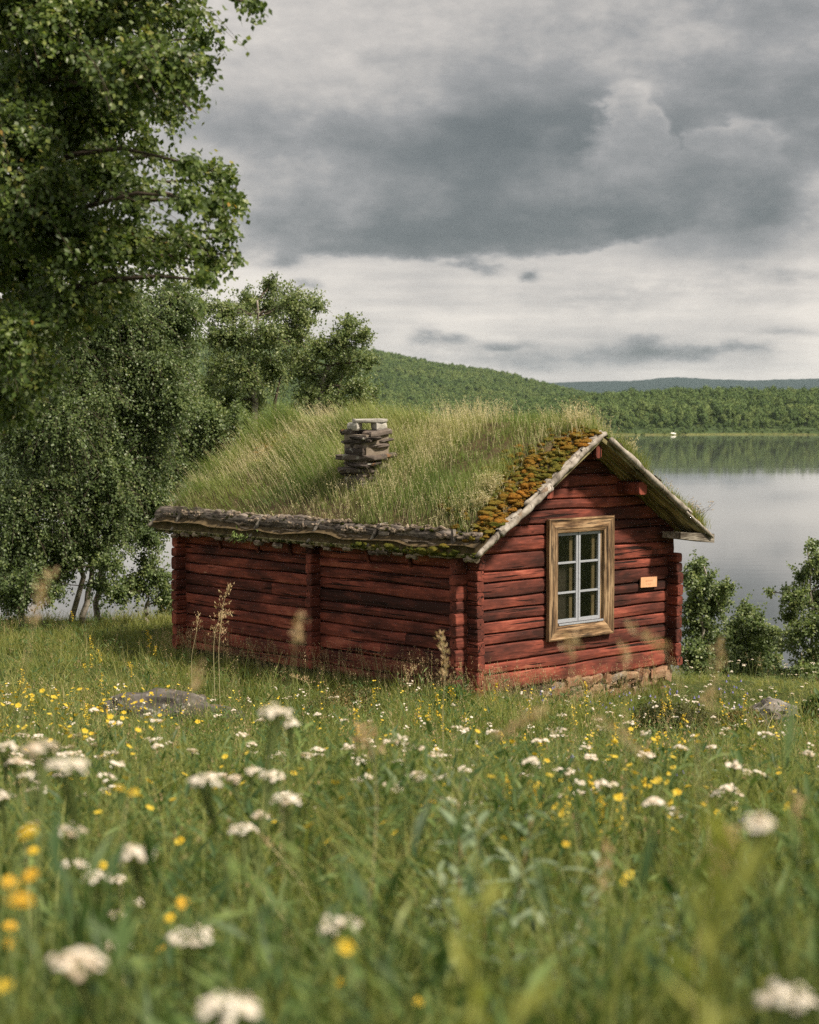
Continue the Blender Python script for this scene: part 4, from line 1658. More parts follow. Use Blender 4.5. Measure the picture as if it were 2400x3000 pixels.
# ------------------------------------------------------------------ trees and shrubs
def make_tree(name, label, cat, base, trunk, clusters, leaf, nleaf, seed, mat=None, simple=True, trunk_r=.08, group=None, hang=.5, twig_r=.004, bark=None, shift=0.0):
    """trunk: list of world points from the ground up; clusters: (centre, radii, share) in world units.
    Limbs run from the trunk to every cluster, twigs from there, leaves hang along the twigs."""
    g = np.random.default_rng(seed)
    base = np.asarray(base, float)
    root = bpy.data.objects.new(name, None)
    COL.objects.link(root)
    root.location = base
    tag(root, label, cat, group)
    trunk = np.asarray(trunk, float)
    tt = np.linspace(0, 1, 14)
    seg = np.linspace(0, 1, len(trunk))
    tp = np.stack([np.interp(tt, seg, trunk[:, k]) for k in range(3)], -1)
    tp += .02 * g.normal(size=tp.shape) * np.array([1, 1, .2])
    V, F = tube(tp - base, trunk_r * (1 - .8 * tt), 8)
    link('trunk', mesh('trunk', V, F, [bark or BARK_Z], smooth=True), root)
    TW = Acc()
    LP, LD, LR = [], [], []
    tot = sum(c[2] for c in clusters)
    for ci, (c, rad, share) in enumerate(clusters):
        c = np.asarray(c, float)
        rad = np.broadcast_to(np.asarray(rad, float), (3,))
        # nearest sensible point of the trunk, below the cluster
        dz = c[2] - tp[:, 2]
        cost = np.linalg.norm(tp[:, :2] - c[:2], axis=1) + np.where(dz > 0, dz * .45, -dz * 2.5 + .3)
        k = int(np.argmin(cost))
        p0 = tp[k]
        n = 7
        t = np.linspace(0, 1, n)[:, None]
        mid = .5 * (p0 + c) + np.array([0, 0, .10 * np.linalg.norm(c - p0)])
        pts = (1 - t) ** 2 * p0 + 2 * t * (1 - t) * mid + t ** 2 * c
        pts[1:-1] += .02 * g.normal(size=(n - 2, 3)) * max(.3, np.linalg.norm(c - p0))
        r0 = min(trunk_r * (1 - .8 * tt[k]) * .6, .012 + .012 * np.linalg.norm(c - p0))
        V, F = tube(pts - base, np.linspace(r0, twig_r * 1.5, n), 5)
        link('branch', mesh('branch', V, F, [BARKBROWN]), root)
        nl = int(nleaf * share / tot)
        nt = max(3, nl // 26)
        for j in range(nt):
            d = rand_dir(1, g)[0]
            rr = g.random() ** .5 * g.choice([1, 1, 1.2, 1.45])
            e = c + d * rad * rr
            s0 = pts[-1 - int(g.random() * 3)] if g.random() < .6 else c + (e - c) * g.uniform(0, .4)
            m_ = 5
            q = np.linspace(0, 1, m_)[:, None]
            droop = np.array([0, 0, -hang * np.linalg.norm(e - s0) * .55])
            tw = s0 + (e - s0) * q + np.array([0, 0, .12 * np.linalg.norm(e - s0)]) * (4 * q * (1 - q)) + droop * q ** 2
            if j % 3 == 0:
                V, F = tube(tw - base, np.linspace(twig_r, twig_r * .4, m_), 3, False)
                TW.add(V, F)
            kk = max(4, int(nl / nt))
            u = g.uniform(.12, 1.0, kk)
            pos = np.stack([np.interp(u, q[:, 0], tw[:, a]) for a in range(3)], -1)
            pos += leaf * .55 * g.normal(size=(kk, 3))
            dr = (e - s0) / (np.linalg.norm(e - s0) + 1e-6) * .5 + rand_dir(kk, g) * .9 + np.array([0, 0, -hang * 1.3])
            LP.append(pos)
            LD.append(dr)
            LR.append(np.full(kk, .5 + .16 * g.normal()) + .2 * g.normal(size=kk))
    if TW.n:
        link('twigs', TW.mesh('twigs', [BARKBROWN]), root, kind='stuff')
    pos, d, rn = np.concatenate(LP), np.concatenate(LD), np.clip(np.concatenate(LR) + shift, 0, .97)
    n = len(pos)
    rn = np.where(g.random(n) < .0012, 1.0, rn)
    nr = rand_dir(n, g) * .8 + np.array([.2, -.5, .8])
    V, F, I = leaves(pos - base, d, nr, leaf * g.uniform(.7, 1.2, n), leaf * .8 * g.uniform(.75, 1.1, n), simple=simple)
    link('crown', mesh('crown', V, F, [mat or BIRCH], attrs={'rnd': rn[I]}), root, kind='stuff')
    return root


def px_clusters(lst, depth, rng, dspread, rdepth=None, soft=1.0):
    out = []
    for (px, py, r) in lst:
        dd = depth + rng.uniform(-dspread, dspread)
        c = P(px, py, dd)
        rw = r / 5000 * dd * soft
        out.append((c, (rw, rdepth or rw * 1.3, rw), r * r))
    return out


g = np.random.default_rng(301)
near = [(60, 40, 130), (200, 60, 120), (330, 40, 110), (450, 50, 90), (555, 40, 60), (600, 110, 48), (590, 180, 45), (500, 190, 80), (400, 190, 100), (250, 220, 130),
        (80, 220, 130), (545, 250, 45), (480, 320, 55), (360, 330, 95), (200, 380, 130), (50, 400, 130), (430, 430, 45), (310, 500, 95), (130, 560, 130), (20, 620, 120),
        (410, 570, 55), (560, 480, 38), (620, 500, 40), (672, 520, 34), (690, 590, 30), (640, 600, 55), (560, 580, 40), (660, 690, 45), (690, 760, 24), (620, 770, 45), (540, 700, 55), (470, 740, 70),
        (370, 700, 90), (240, 720, 115), (90, 800, 130), (600, 820, 30), (190, 900, 105), (50, 980, 120), (330, 850, 80), (120, 1080, 80), (30, 1170, 90), (742, 8, 24), (700, -20, 30),
        (100, -120, 150), (300, -120, 150), (480, -110, 110), (200, -300, 160), (0, -260, 160)]
b = np.array([-3.7, 11.2, gz(-3.7, 11.2)])
cl = px_clusters(near, 10.3, g, 1.1, .42)
make_tree('birch_tree', 'tall birch with large drooping leafy branches at the left edge, nearest of the trees', 'tree', b,
          [b, b + [.1, 0, 2.0], b + [.2, -.2, 4.0], b + [.5, -.3, 6.0]], cl, .038, 120000, 302, BIRCH, True, .14, hang=.45, twig_r=.0028, shift=-.06)

far_l = {
    'A': [(120, 960, 140), (40, 1130, 150), (240, 1040, 130), (80, 1300, 150), (190, 1230, 130), (30, 1480, 130), (150, 1440, 120), (30, 1620, 100), (110, 1590, 90), (90, 1700, 70), (0, 1700, 80), (60, 1560, 110), (200, 1600, 70), (20, 1740, 60), (150, 1690, 55), (60, 1750, 45), (260, 880, 110), (120, 760, 130)],
    'B': [(330, 880, 110), (420, 930, 105), (400, 1050, 120), (300, 1000, 110), (270, 1180, 130), (380, 1200, 115), (240, 1380, 120), (330, 1390, 110), (230, 1540, 90), (330, 1500, 80), (270, 1610, 60), (290, 1480, 90), (200, 1460, 100), (340, 1570, 55), (180, 1650, 60)],
    'C': [(520, 880, 75), (560, 920, 45), (500, 980, 90), (470, 1090, 95), (530, 1060, 60), (460, 1210, 95), (520, 1180, 50), (440, 1330, 85), (420, 1450, 75), (390, 1540, 60), (440, 1580, 50), (360, 1300, 110), (400, 1400, 90), (470, 1480, 60)],
}
info = {'A': ((60, 1780), 27.5, 'dark leafy birch behind the near one, its foot hidden in grass at the far left'),
        'B': ((240, 1775), 28.5, 'birch with two pale slanting trunks showing above the grass left of the cabin'),
        'C': ((282, 1772), 29.2, 'slender birch with a whitish trunk, closest to the left end of the cabin roof')}
for i, (k, lst) in enumerate(far_l.items()):
    (bx, by), dep, lab = info[k]
    p = P(bx, by, dep)
    b = np.array([p[0], dep, gz(p[0], dep)])
    cx = np.mean([q[0] for q in lst])
    t1, t2 = P(.6 * bx + .4 * cx, 1500, dep), P(cx, 1000, dep)
    cl = px_clusters(lst, dep, np.random.default_rng(310 + i), .9, None, 1.2)
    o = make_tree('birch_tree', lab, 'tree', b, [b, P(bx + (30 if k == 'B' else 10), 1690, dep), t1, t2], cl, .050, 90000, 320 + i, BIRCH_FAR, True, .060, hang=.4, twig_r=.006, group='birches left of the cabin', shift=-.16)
    if k == 'B':
        q = [np.array([b[0] - .18, b[1] - .2, b[2]]), P(245, 1690, dep), P(200, 1560, dep), P(170, 1400, dep)]
        V, F = tube(np.array(q) - b, [.05, .045, .035, .02], 8)
        link('trunk', mesh('trunk', V, F, [BARK_Z], smooth=True), o)

twin = {
    'L': ([(800, 840, 40), (790, 900, 60), (720, 890, 60), (860, 890, 60), (930, 895, 40), (660, 920, 50), (630, 990, 50), (700, 990, 65), (780, 990, 70), (860, 980, 65), (640, 1080, 55), (720, 1090, 70), (800, 1090, 65), (660, 1170, 60),
           (740, 1180, 55), (600, 1130, 40), (900, 940, 40), (600, 900, 40)], (745, 1260), 32, 'broad birch rising behind the left half of the cabin roof'),
    'R': ([(1030, 955, 38), (1000, 1000, 55), (1060, 990, 40), (940, 1030, 55), (1020, 1070, 60), (1080, 1060, 35), (890, 1090, 55), (960, 1120, 60), (1050, 1140, 50), (1090, 1150, 28), (900, 1170, 55), (980, 1190, 50), (1060, 1185, 38), (860, 1050, 40)],
          (925, 1250), 33, 'smaller birch behind the cabin roof, right of the broad one'),
}
for i, (k, (lst, (bx, by), dep, lab)) in enumerate(twin.items()):
    p = P(bx, by, dep)
    b = np.array([p[0], dep, gz(p[0], dep)])
    cx = np.mean([q[0] for q in lst])
    cl = px_clusters(lst, dep, np.random.default_rng(330 + i), .7, None, 1.12)
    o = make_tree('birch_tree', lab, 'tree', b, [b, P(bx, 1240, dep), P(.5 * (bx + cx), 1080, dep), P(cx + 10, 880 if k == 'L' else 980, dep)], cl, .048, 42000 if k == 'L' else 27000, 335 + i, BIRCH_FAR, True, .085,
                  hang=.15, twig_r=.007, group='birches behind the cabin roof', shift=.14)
    q = [b + [.25, .1, 0], P(bx + 60, 1180, dep), P(bx + 80, 1090, dep)]
    V, F = tube(np.array(q) - b, [.05, .035, .012], 6)
    link('trunk', mesh('trunk', V, F, [BARKBROWN], smooth=True), o)

bush = [([(560, 1200, 55), (620, 1230, 60), (700, 1240, 60), (640, 1300, 60), (560, 1290, 60), (520, 1360, 60), (590, 1370, 50), (740, 1290, 40), (480, 1430, 45)], (610, 1480), 30.5, 'bushy young birch just behind the left end of the turf roof', 20000),
        ([(470, 1700, 45), (430, 1660, 40), (390, 1720, 45), (490, 1760, 35), (340, 1740, 35)], (430, 1785), 28.6, 'low birch bush beside the left back corner of the cabin', 7000),
        ([(20, 1690, 60), (90, 1720, 50), (150, 1735, 40), (40, 1760, 40), (120, 1660, 40), (0, 1640, 60), (190, 1650, 45), (330, 1660, 45), (300, 1720, 35), (235, 1610, 50)], (70, 1800), 27.6, 'low bush in the shade at the far left, before the birch trunks', 11500)]
for i, (lst, (bx, by), dep, lab, nl) in enumerate(bush):
    p = P(bx, by, dep)
    b = np.array([p[0], dep, gz(p[0], dep)])
    cx = np.mean([q[0] for q in lst])
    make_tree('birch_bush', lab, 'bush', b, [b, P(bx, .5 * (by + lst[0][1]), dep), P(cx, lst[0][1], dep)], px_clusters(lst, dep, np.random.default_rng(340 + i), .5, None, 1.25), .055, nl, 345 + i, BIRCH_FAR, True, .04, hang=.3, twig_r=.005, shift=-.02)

right = [([(2040, 1660, 36), (2060, 1720, 48), (2030, 1780, 45), (2090, 1780, 45), (2050, 1850, 55), (2110, 1750, 36), (2130, 1720, 22), (2030, 1920, 50), (2090, 1900, 50), (2020, 1700, 30), (2050, 1970, 50), (2110, 1960, 40)], (2055, 2010), 26.5, 'narrow upright birch bush against the right corner of the cabin', 21000),
         ([(2185, 1800, 42), (2150, 1850, 45), (2220, 1840, 42), (2180, 1890, 55), (2240, 1880, 40), (2140, 1930, 40), (2210, 1940, 50), (2265, 1930, 36), (2270, 1850, 25), (2170, 1980, 45), (2230, 1990, 45), (2130, 1985, 35), (2280, 1985, 35)], (2195, 2030), 27.5, 'round dark bush between the narrow bush and the pale stemmed tree', 21000),
         ([(2385, 1600, 26), (2395, 1650, 40), (2350, 1690, 35), (2300, 1740, 30), (2260, 1735, 16), (2340, 1760, 45), (2390, 1760, 45), (2310, 1810, 35), (2380, 1830, 50), (2330, 1870, 40), (2430, 1700, 60), (2440, 1820, 60), (2390, 1910, 45), (2300, 1880, 28), (2350, 1950, 40), (2410, 1970, 45)], (2380, 2040), 26.0, 'young birch with a pale pinkish stem at the right edge', 16000),
         ([(2290, 1985, 32), (2350, 1970, 36), (2400, 1990, 40), (2250, 1990, 24), (2440, 1960, 50)], (2340, 2060), 25.5, 'low thin scrub at the foot of the pale stemmed birch', 6000)]
for i, (lst, (bx, by), dep, lab, nl) in enumerate(right):
    p = P(bx, by, dep)
    b = np.array([p[0], dep, gz(p[0], dep)])
    cx = np.mean([q[0] for q in lst])
    make_tree('birch_sapling' if i == 2 else 'birch_bush', lab, 'tree' if i == 2 else 'bush', b, [b, P(bx, .5 * (by + lst[0][1]), dep), P(.5 * (bx + cx) if i == 2 else cx, lst[0][1], dep)], px_clusters(lst, dep, np.random.default_rng(350 + i), .5, None, 1.2), .05, nl, 355 + i,
              BIRCH_FAR, True, .035, hang=.25, twig_r=.005, shift=.08 if i >= 2 else .0)


# ------------------------------------------------------------------ boulders and heath shrubs
def boulder(px, py, dep, wpx, hpx, ddep, seed, label, lift=0):
    Vi, Fi = ico(4)
    c = P(px, py, dep)
    c[2] = gz(c[0], c[1]) + lift
    sx, sz = wpx / 5000 * dep / 2, hpx / 5000 * dep
    d = 1 + .30 * fbm(Vi * 1.5 + seed, seed, 4) + .08 * vn(Vi * 7, seed)
    V = Vi * d[:, None] * np.array([sx, ddep, sz])
    return link('boulder', mesh('boulder', V, [Fi], [ROCK], smooth=False), None, c, label, 'rock')


boulder(490, 2015, 18.2, 420, 84, .45, 401, 'dark lichened boulder in the grass in front of the long cabin wall', .0)
boulder(650, 2030, 18.0, 150, 50, .3, 402, 'lower dark boulder touching the right end of the larger one')
boulder(2255, 2180, 18.6, 175, 62, .32, 403, 'pale grey flat boulder at the right beyond the heath shrub', .05)


def heath(px, py, dep, wpx, hpx, n, seed, label, shift=0.0, mat=None, leaf=.026, name='heath_shrub'):
    g = np.random.default_rng(seed)
    c = P(px, py, dep)
    sx, sz = wpx / 5000 * dep / 2, hpx / 5000 * dep
    th, ph = g.uniform(0, 2 * math.pi, n), np.arccos(g.uniform(0, 1, n))
    r = g.random(n) ** .25
    x = np.cos(th) * np.sin(ph) * r * sx
    y = np.sin(th) * np.sin(ph) * r * sx * .8
    lump = 1 + .45 * vn(np.stack([x * 4, y * 4, 0 * x], -1), seed)
    z = np.cos(ph) * r * sz * lump
    gzv = ground_z(c[0] + x, c[1] + y)
    b = np.array([c[0], c[1], gz(c[0], c[1])])
    pos = np.stack([c[0] + x, c[1] + y, gzv + np.maximum(z, .01)], -1) - b
    d = rand_dir(n, g) + np.array([0, 0, .6])
    V, F, I = leaves(pos, d, rand_dir(n, g) + np.array([0, 0, .8]), leaf * g.uniform(.7, 1.2, n), leaf * .6, simple=True)
    root = bpy.data.objects.new(name, None)
    COL.objects.link(root)
    root.location = b
    tag(root, label, 'shrub')
    rn = np.clip(.42 + .2 * g.normal(size=n) + .3 * vn(np.stack([x * 3, y * 3, z], -1), seed + 1) + shift, 0, 1)
    link('foliage', mesh('foliage', V, F, [mat or HEATH], attrs={'rnd': rn[I]}), root, kind='stuff')
    A = Acc()
    for i in range(36):
        k = int(g.integers(n))
        e = pos[k]
        A.add(*tube(np.array([[e[0] * .4, e[1] * .4, gz(b[0] + e[0] * .4, b[1] + e[1] * .4) - b[2] - .02], e * [.8, .8, .6], e]), [.006, .004, .002], 4, False))
    link('twigs', A.mesh('twigs', [BARKBROWN]), root, kind='stuff')


heath(1990, 2165, 17.2, 300, 100, 9000, 411, 'dark green dwarf heath shrub in the grass right of the cabin corner')
heath(2150, 2150, 17.8, 200, 80, 5000, 412, 'browner dwarf shrub between the dark heath shrub and the pale boulder', .22)
heath(1010, 2035, 18.4, 250, 85, 6500, 413, 'rounded low shrub in front of the middle of the long wall', .10)
heath(2395, 2215, 17.5, 130, 95, 1500, 414, 'leafy dark plant at the right edge below the pale boulder', -.1, HERB, .09, 'leafy_plant')
heath(1330, 2045, 18.6, 130, 75, 900, 415, 'broad leaved green plant at the near corner of the cabin', 0, HERB, .07, 'leafy_plant')
# ------------------------------------------------------------------ meadow grass and herbs
def in_cabin(x, y, pad=.0):
    dx, dy = x - C0[0], y - C0[1]
    u, s = dx * .73 + dy * .683, -dx * .683 + dy * .73
    return (u > -pad) & (u < W + pad) & (s > -pad) & (s < L + pad)


def spread(n, y0, y1, rng, k=.29, pad=2.0):
    y = np.sqrt(rng.uniform(y0 ** 2, y1 ** 2, n))
    x = rng.uniform(-1, 1, n) * (k * y + pad)
    keep = ~in_cabin(x, y, .03)
    return x[keep], y[keep]


def lushness(x, y):
    q = np.stack([x, y, 0 * x], -1)
    return np.clip(.62 + .45 * vn(q * .45, 501) + .50 * vn(q * 1.3, 502) + .3 * vn(q * 3.1, 505), .08, 1.5)


def short_zone(x, y):
    """grazed, shorter turf near the right shore edge"""
    return sstep(x - .12 * y, .2, 1.6) * sstep(y, 15, 18)


def gable_foot(x, y):
    """1 close in front of the right half of the gable, where the footing stones show"""
    dx, dy = x - C0[0], y - C0[1]
    u, s = dx * .73 + dy * .683, -dx * .683 + dy * .73
    return sstep(u, .5, 1.3) * sstep(s, -1.3, -.5) * (u < W + .5) * (s < .3)


def beside_rocks(x, y):
    """1 on and just before the boulders and the heath shrubs, where the grass stays short"""
    r = 0 * x
    for px, dep, hw, hd in ((490, 17.9, .85, .9), (650, 17.8, .4, .8), (2255, 18.2, .42, .8), (1990, 16.9, .65, .9), (2150, 17.4, .45, .9), (1010, 18.1, .5, .7)):
        cx = (px - 1200) / 5000 * dep
        r = np.maximum(r, np.exp(-(((x - cx) / hw) ** 2 + ((y - dep) / hd) ** 2) ** 2))
    return r


def wall_near(x, y):
    dx, dy = x - C0[0], y - C0[1]
    u, s = dx * .73 + dy * .683, -dx * .683 + dy * .73
    d = np.maximum(np.maximum(-u, u - W), np.maximum(-s, s - L))
    return 1 - sstep(d, .35, 1.3)


g = np.random.default_rng(510)


def tuft_kinds(name, count, make):
    col = bpy.data.collections.new(name)
    for i in range(count):
        V, F, rn, mt = make(np.random.default_rng(5000 + 31 * i + len(name)))
        col.objects.link(bpy.data.objects.new(name, mesh(name, V, F, [mt], attrs={'rnd': rn})))
    return scatter_nodes(col)


def grass_tuft(g, n=15, w=.0052, ext=.055):
    base = np.stack([ext * g.normal(size=n), ext * g.normal(size=n), -.01 + 0 * np.zeros(n)], -1)
    tone = g.normal() * .10
    V, F, T, I = blades(base, g.uniform(.12, .36, n) * g.choice([.7, 1, 1.25], n), w * g.uniform(.7, 1.5, n), g.uniform(0, 6.28, n), .05 + .25 * g.random(n), .15 + .7 * g.random(n) ** 1.5, rng=g)
    rn = .36 + tone + .17 * g.normal(size=n)
    rn = np.where(g.random(n) < .10, g.uniform(.75, 1, n), np.clip(rn, 0, .8))
    return V, F, np.clip(rn[I] + .10 * T, 0, 1), GRASS


def herb_tuft(g, n=12):
    h = g.uniform(.10, .40)
    ang = g.uniform(0, 6.28, n)
    pos = np.stack([.03 * g.normal(size=n), .03 * g.normal(size=n), h * g.uniform(.15, 1, n)], -1)
    d = np.stack([np.cos(ang), np.sin(ang), g.uniform(.1, 1.1, n)], -1)
    LL = g.uniform(.05, .10) * g.uniform(.6, 1.1, n)
    V, F, I = leaves(pos, d, np.tile([0, 0, 1.0], (n, 1)) + .4 * g.normal(size=(n, 3)), LL, LL * g.uniform(.13, .30))
    rn = np.clip(.42 + .25 * g.normal() + .1 * g.normal(size=n), 0, 1)[I]
    V2, F2 = tube(np.array([[0, 0, -.02], [.01, 0, h * .5], [.0, .01, h]]), .0018, 3, False)
    A = Acc()
    A.add(V, F, 0, rn)
    A.add(V2, F2, 0, .3)
    return np.concatenate(A.V), [np.concatenate(A.F[k]) for k in A.F], np.concatenate(A.A), HERB


FINE = tuft_kinds('grass_tuft', 12, grass_tuft)
LONG = tuft_kinds('long_grass_tuft', 10, lambda g: grass_tuft(g, 12, .0068, .07))
LEAFY = tuft_kinds('herb_tuft', 12, herb_tuft)


def sow(name, n, y0, y1, nodes, s0, s1, label, thin=.30):
    x, y = spread(n, y0, y1, g)
    lu = lushness(x, y)
    keep = g.random(len(x)) < thin + (1 - thin) * lu
    x, y, lu = x[keep], y[keep], lu[keep]
    n = len(x)
    low = (1 - .72 * short_zone(x, y)) * (1 - .72 * gable_foot(x, y)) * (1 - .42 * wall_near(x, y)) * (1 - .68 * beside_rocks(x, y))
    hz = g.uniform(s0, s1, n) * (.45 + .75 * lu) * low
    wd = g.uniform(.85, 1.15, n) * (.6 + .4 * low)
    tilt = .16 * g.normal(size=(n, 2))
    scattered(name, np.stack([x, y, ground_z(x, y)], -1), np.stack([wd, wd, hz], -1), np.stack([tilt[:, 0], tilt[:, 1], g.uniform(0, 6.28, n)], -1), nodes, label)


for (n, y0, y1, s0, s1, nd) in ((6400, 1.3, 6, .85, 1.5, FINE), (12500, 6, 13, .55, 1.12, FINE), (15500, 13, 31, .55, 1.35, LONG)):
    sow('meadow_grass', n, y0, y1, nd, s0, s1, 'long green meadow grass growing all over the slope')
for (n, y0, y1, s0, s1) in ((6400, 1.8, 6.0, .9, 1.4), (7600, 6, 13, .55, 1.0), (5200, 13, 27, .6, 1.2)):
    sow('meadow_herbs', n, y0, y1, LEAFY, s0, s1, 'leafy green herbs growing between the meadow grasses', .55)

# thin flowering grasses with seed heads, pale and pinkish
def seed_grass(n, y0, y1, h0, h1, seed, mat, where=None, dens=10, sw=.003):
    g = np.random.default_rng(seed)
    if where is None:
        x, y = spread(n, y0, y1, g)
    else:
        x, y = where(n, g)
        kp = ~in_cabin(x, y, .02)
        x, y = x[kp], y[kp]
    kp = g.random(len(x)) > .75 * short_zone(x, y)
    x, y = x[kp], y[kp]
    n = len(x)
    h = g.uniform(h0, h1, n)
    V, F, T, I = blades(np.stack([x, y, ground_z(x, y)], -1), h, np.full(n, sw), 2.6 + 1.4 * g.normal(size=n), .02 + .12 * g.random(n), .05 + .22 * g.random(n))
    link('flowering_grass', mesh('flowering_grass', V, F, [STEM], attrs={'rnd': np.clip(.5 + .3 * g.random(n)[I] + .2 * T, 0, 1)}), kind='stuff', label='thin flowering grass stalks rising above the meadow')
    Vs = V.reshape(n, 7, 3)
    t = g.uniform(.0, 1.0, (n, dens))
    a, b_ = Vs[:, 4:5], Vs[:, 6:7]
    pos = a * (1 - t[..., None]) + b_ * t[..., None]
    pos = pos + (.018 * (1.15 - t))[..., None] * g.normal(size=(n, dens, 3)) * [1, 1, .6]
    pos = pos.reshape(-1, 3)
    m = len(pos)
    d = rand_dir(m, g) * .6 + [0, 0, 1]
    V, F, I = leaves(pos, d, rand_dir(m, g), g.uniform(.010, .022, m), g.uniform(.004, .008, m), simple=True)
    link('grass_seed', mesh('grass_seed', V, F, [mat], attrs={'rnd': np.repeat(np.repeat(g.random(n), dens) * .7 + .3 * g.random(m), 4)}), kind='stuff', label='fine pale seed heads of the meadow grasses')


seed_grass(620, 5, 12, .28, .46, 520, SEED)
seed_grass(2600, 11, 28, .24, .5, 521, SEED, None, 10, .0042)


def wall_strip(n, g):
    s = g.uniform(-.3, 5.9, n)
    o = np.abs(g.normal(0, .28, n)) + .05
    side = g.random(n) < .62
    u_ = np.where(side, -o, 3.6 * g.random(n) ** 1.6)
    s_ = np.where(side, s, -o)
    return C0[0] + .73 * u_ - .683 * s_, C0[1] + .683 * u_ + .73 * s_


seed_grass(900, 0, 0, .22, .60, 522, SEED, wall_strip, 14, .0045)
x, y = wall_strip(6500, g)
kp = ~in_cabin(x, y, .01)
x, y = x[kp], y[kp]
n = len(x)
V, F, T, I = blades(np.stack([x, y, ground_z(x, y) - .01], -1), g.uniform(.06, .24, n), np.full(n, .0075), g.uniform(0, 6.28, n), .2 * g.random(n), .5 * g.random(n))
link('meadow_grass', mesh('meadow_grass', V, F, [GRASS], attrs={'rnd': np.clip(.3 + .3 * g.random(n)[I] + .15 * T, 0, 1)}), kind='stuff', label='grass growing up against the cabin walls')
# ------------------------------------------------------------------ flowers one can count
def disc(c, nrm, r, n=6, dome=.25, rng=None):
    nrm = np.asarray(nrm, float)
    nrm = nrm / np.linalg.norm(nrm)
    a = np.cross(nrm, [.3, .2, .9])
    a /= np.linalg.norm(a)
    b = np.cross(nrm, a)
    th = np.linspace(0, 2 * math.pi, n, endpoint=False)
    V = np.concatenate([[c + nrm * r * dome], c + r * (np.cos(th)[:, None] * a + np.sin(th)[:, None] * b)])
    F = np.array([(0, 1 + i, 1 + (i + 1) % n) for i in range(n)])
    return V, [F]


def petals(c, nrm, r, n, wide, cup, A, mi, rng, rnd=.5):
    nrm = np.asarray(nrm, float)
    nrm /= np.linalg.norm(nrm)
    a = np.cross(nrm, [.3, .2, .9])
    a /= np.linalg.norm(a)
    b = np.cross(nrm, a)
    th = np.linspace(0, 2 * math.pi, n, endpoint=False) + rng.uniform(0, 1)
    d = np.cos(th)[:, None] * a + np.sin(th)[:, None] * b + nrm * cup
    V, F, I = leaves(np.repeat(c[None], n, 0) - nrm * .001, d, np.repeat(nrm[None], n, 0), r, wide * r, -.15, wide=.62)
    A.add(V, F, mi, np.clip(rnd + .2 * rng.normal(size=n), 0, 1)[I])


def buttercup(seed, heads=1, h=.34, r=.0125, mat=None):
    g = np.random.default_rng(seed)
    A = Acc()
    for k in range(heads):
        e = np.array([.05 * g.normal(), .05 * g.normal(), h * g.uniform(.8, 1.1)])
        t = np.linspace(0, 1, 5)[:, None]
        A.add(*tube(e * t * np.array([1, 1, 1]) + np.array([.02 * g.normal(), .02 * g.normal(), 0]) * (t * (1 - t) * 4), [.0022, .002, .0018, .0016, .0014], 3, False), 0, .4)
        petals(e, [.4 * g.normal(), -.35 + .4 * g.normal(), 1], r * g.uniform(.85, 1.2), 5, .95, .45, A, 1, g, .55)
    for k in range(4):
        q = np.array([0, 0, h * g.uniform(.05, .5)])
        V, F, I = leaves(q[None], rand_dir(1, g) + [0, 0, .3], np.array([[0, 0, 1.]]), .06, .012)
        A.add(V, F, 0, .35)
    return A.mesh('buttercup', [STEM, mat or YELLOWP])


def small_yarrow(seed, h=.34, r=.030, mat=None):
    g = np.random.default_rng(seed)
    A = Acc()
    e = np.array([.04 * g.normal(), .04 * g.normal(), h])
    t = np.linspace(0, 1, 5)[:, None]
    A.add(*tube(e * t, [.003, .0028, .0026, .0024, .002], 4, False), 0, .35)
    tilt = np.array([.25 * g.normal(), -.15 + .2 * g.normal(), 1])
    for k in range(13):
        a, q = g.uniform(0, 6.28), math.sqrt(g.random()) * r
        c = e + np.array([math.cos(a) * q, math.sin(a) * q, .012 - .25 * q * q / r + .003 * g.normal()])
        if k % 3 == 0:
            A.add(*tube(np.array([e - [0, 0, .025], c - [0, 0, .002]]), .0012, 3, False), 0, .4)
        V, F = disc(c, tilt + .3 * g.normal(size=3), .0085 * g.uniform(.8, 1.25), 6, .35)
        A.add(V, F, 1, g.random())
    for k in range(5):
        q = np.array([0, 0, h * g.uniform(.05, .7)])
        V, F, I = leaves(q[None], rand_dir(1, g) + [0, 0, .4], np.array([[0, 0, 1.]]), .06, .009)
        A.add(V, F, 0, .35)
    return A.mesh('yarrow', [STEM, mat or WHITEP])


def bedstraw(seed, h=.36):
    g = np.random.default_rng(seed)
    A = Acc()
    t = np.linspace(0, 1, 5)[:, None]
    e = np.array([.05 * g.normal(), .05 * g.normal(), h])
    A.add(*tube(e * t, [.0025, .0024, .002, .0018, .0012], 3, False), 0, .4)
    for k in range(34):
        q = g.uniform(.62, 1.02)
        c = e * q + np.array([g.normal(), g.normal(), .4 * g.normal()]) * .014 * (1.5 - q)
        V, F = disc(c, rand_dir(1, g)[0] + [0, -.3, .8], .006 * g.uniform(.8, 1.4), 5, .3)
        A.add(V, F, 1, g.random())
    for k in range(8):
        q = e * g.uniform(.1, .7)
        V, F, I = leaves(np.repeat(q[None], 3, 0), rand_dir(3, g) + [0, 0, .2], np.tile([0, 0, 1.], (3, 1)), .035, .005)
        A.add(V, F, 0, .4)
    return A.mesh('bedstraw', [STEM, YELLOWP])


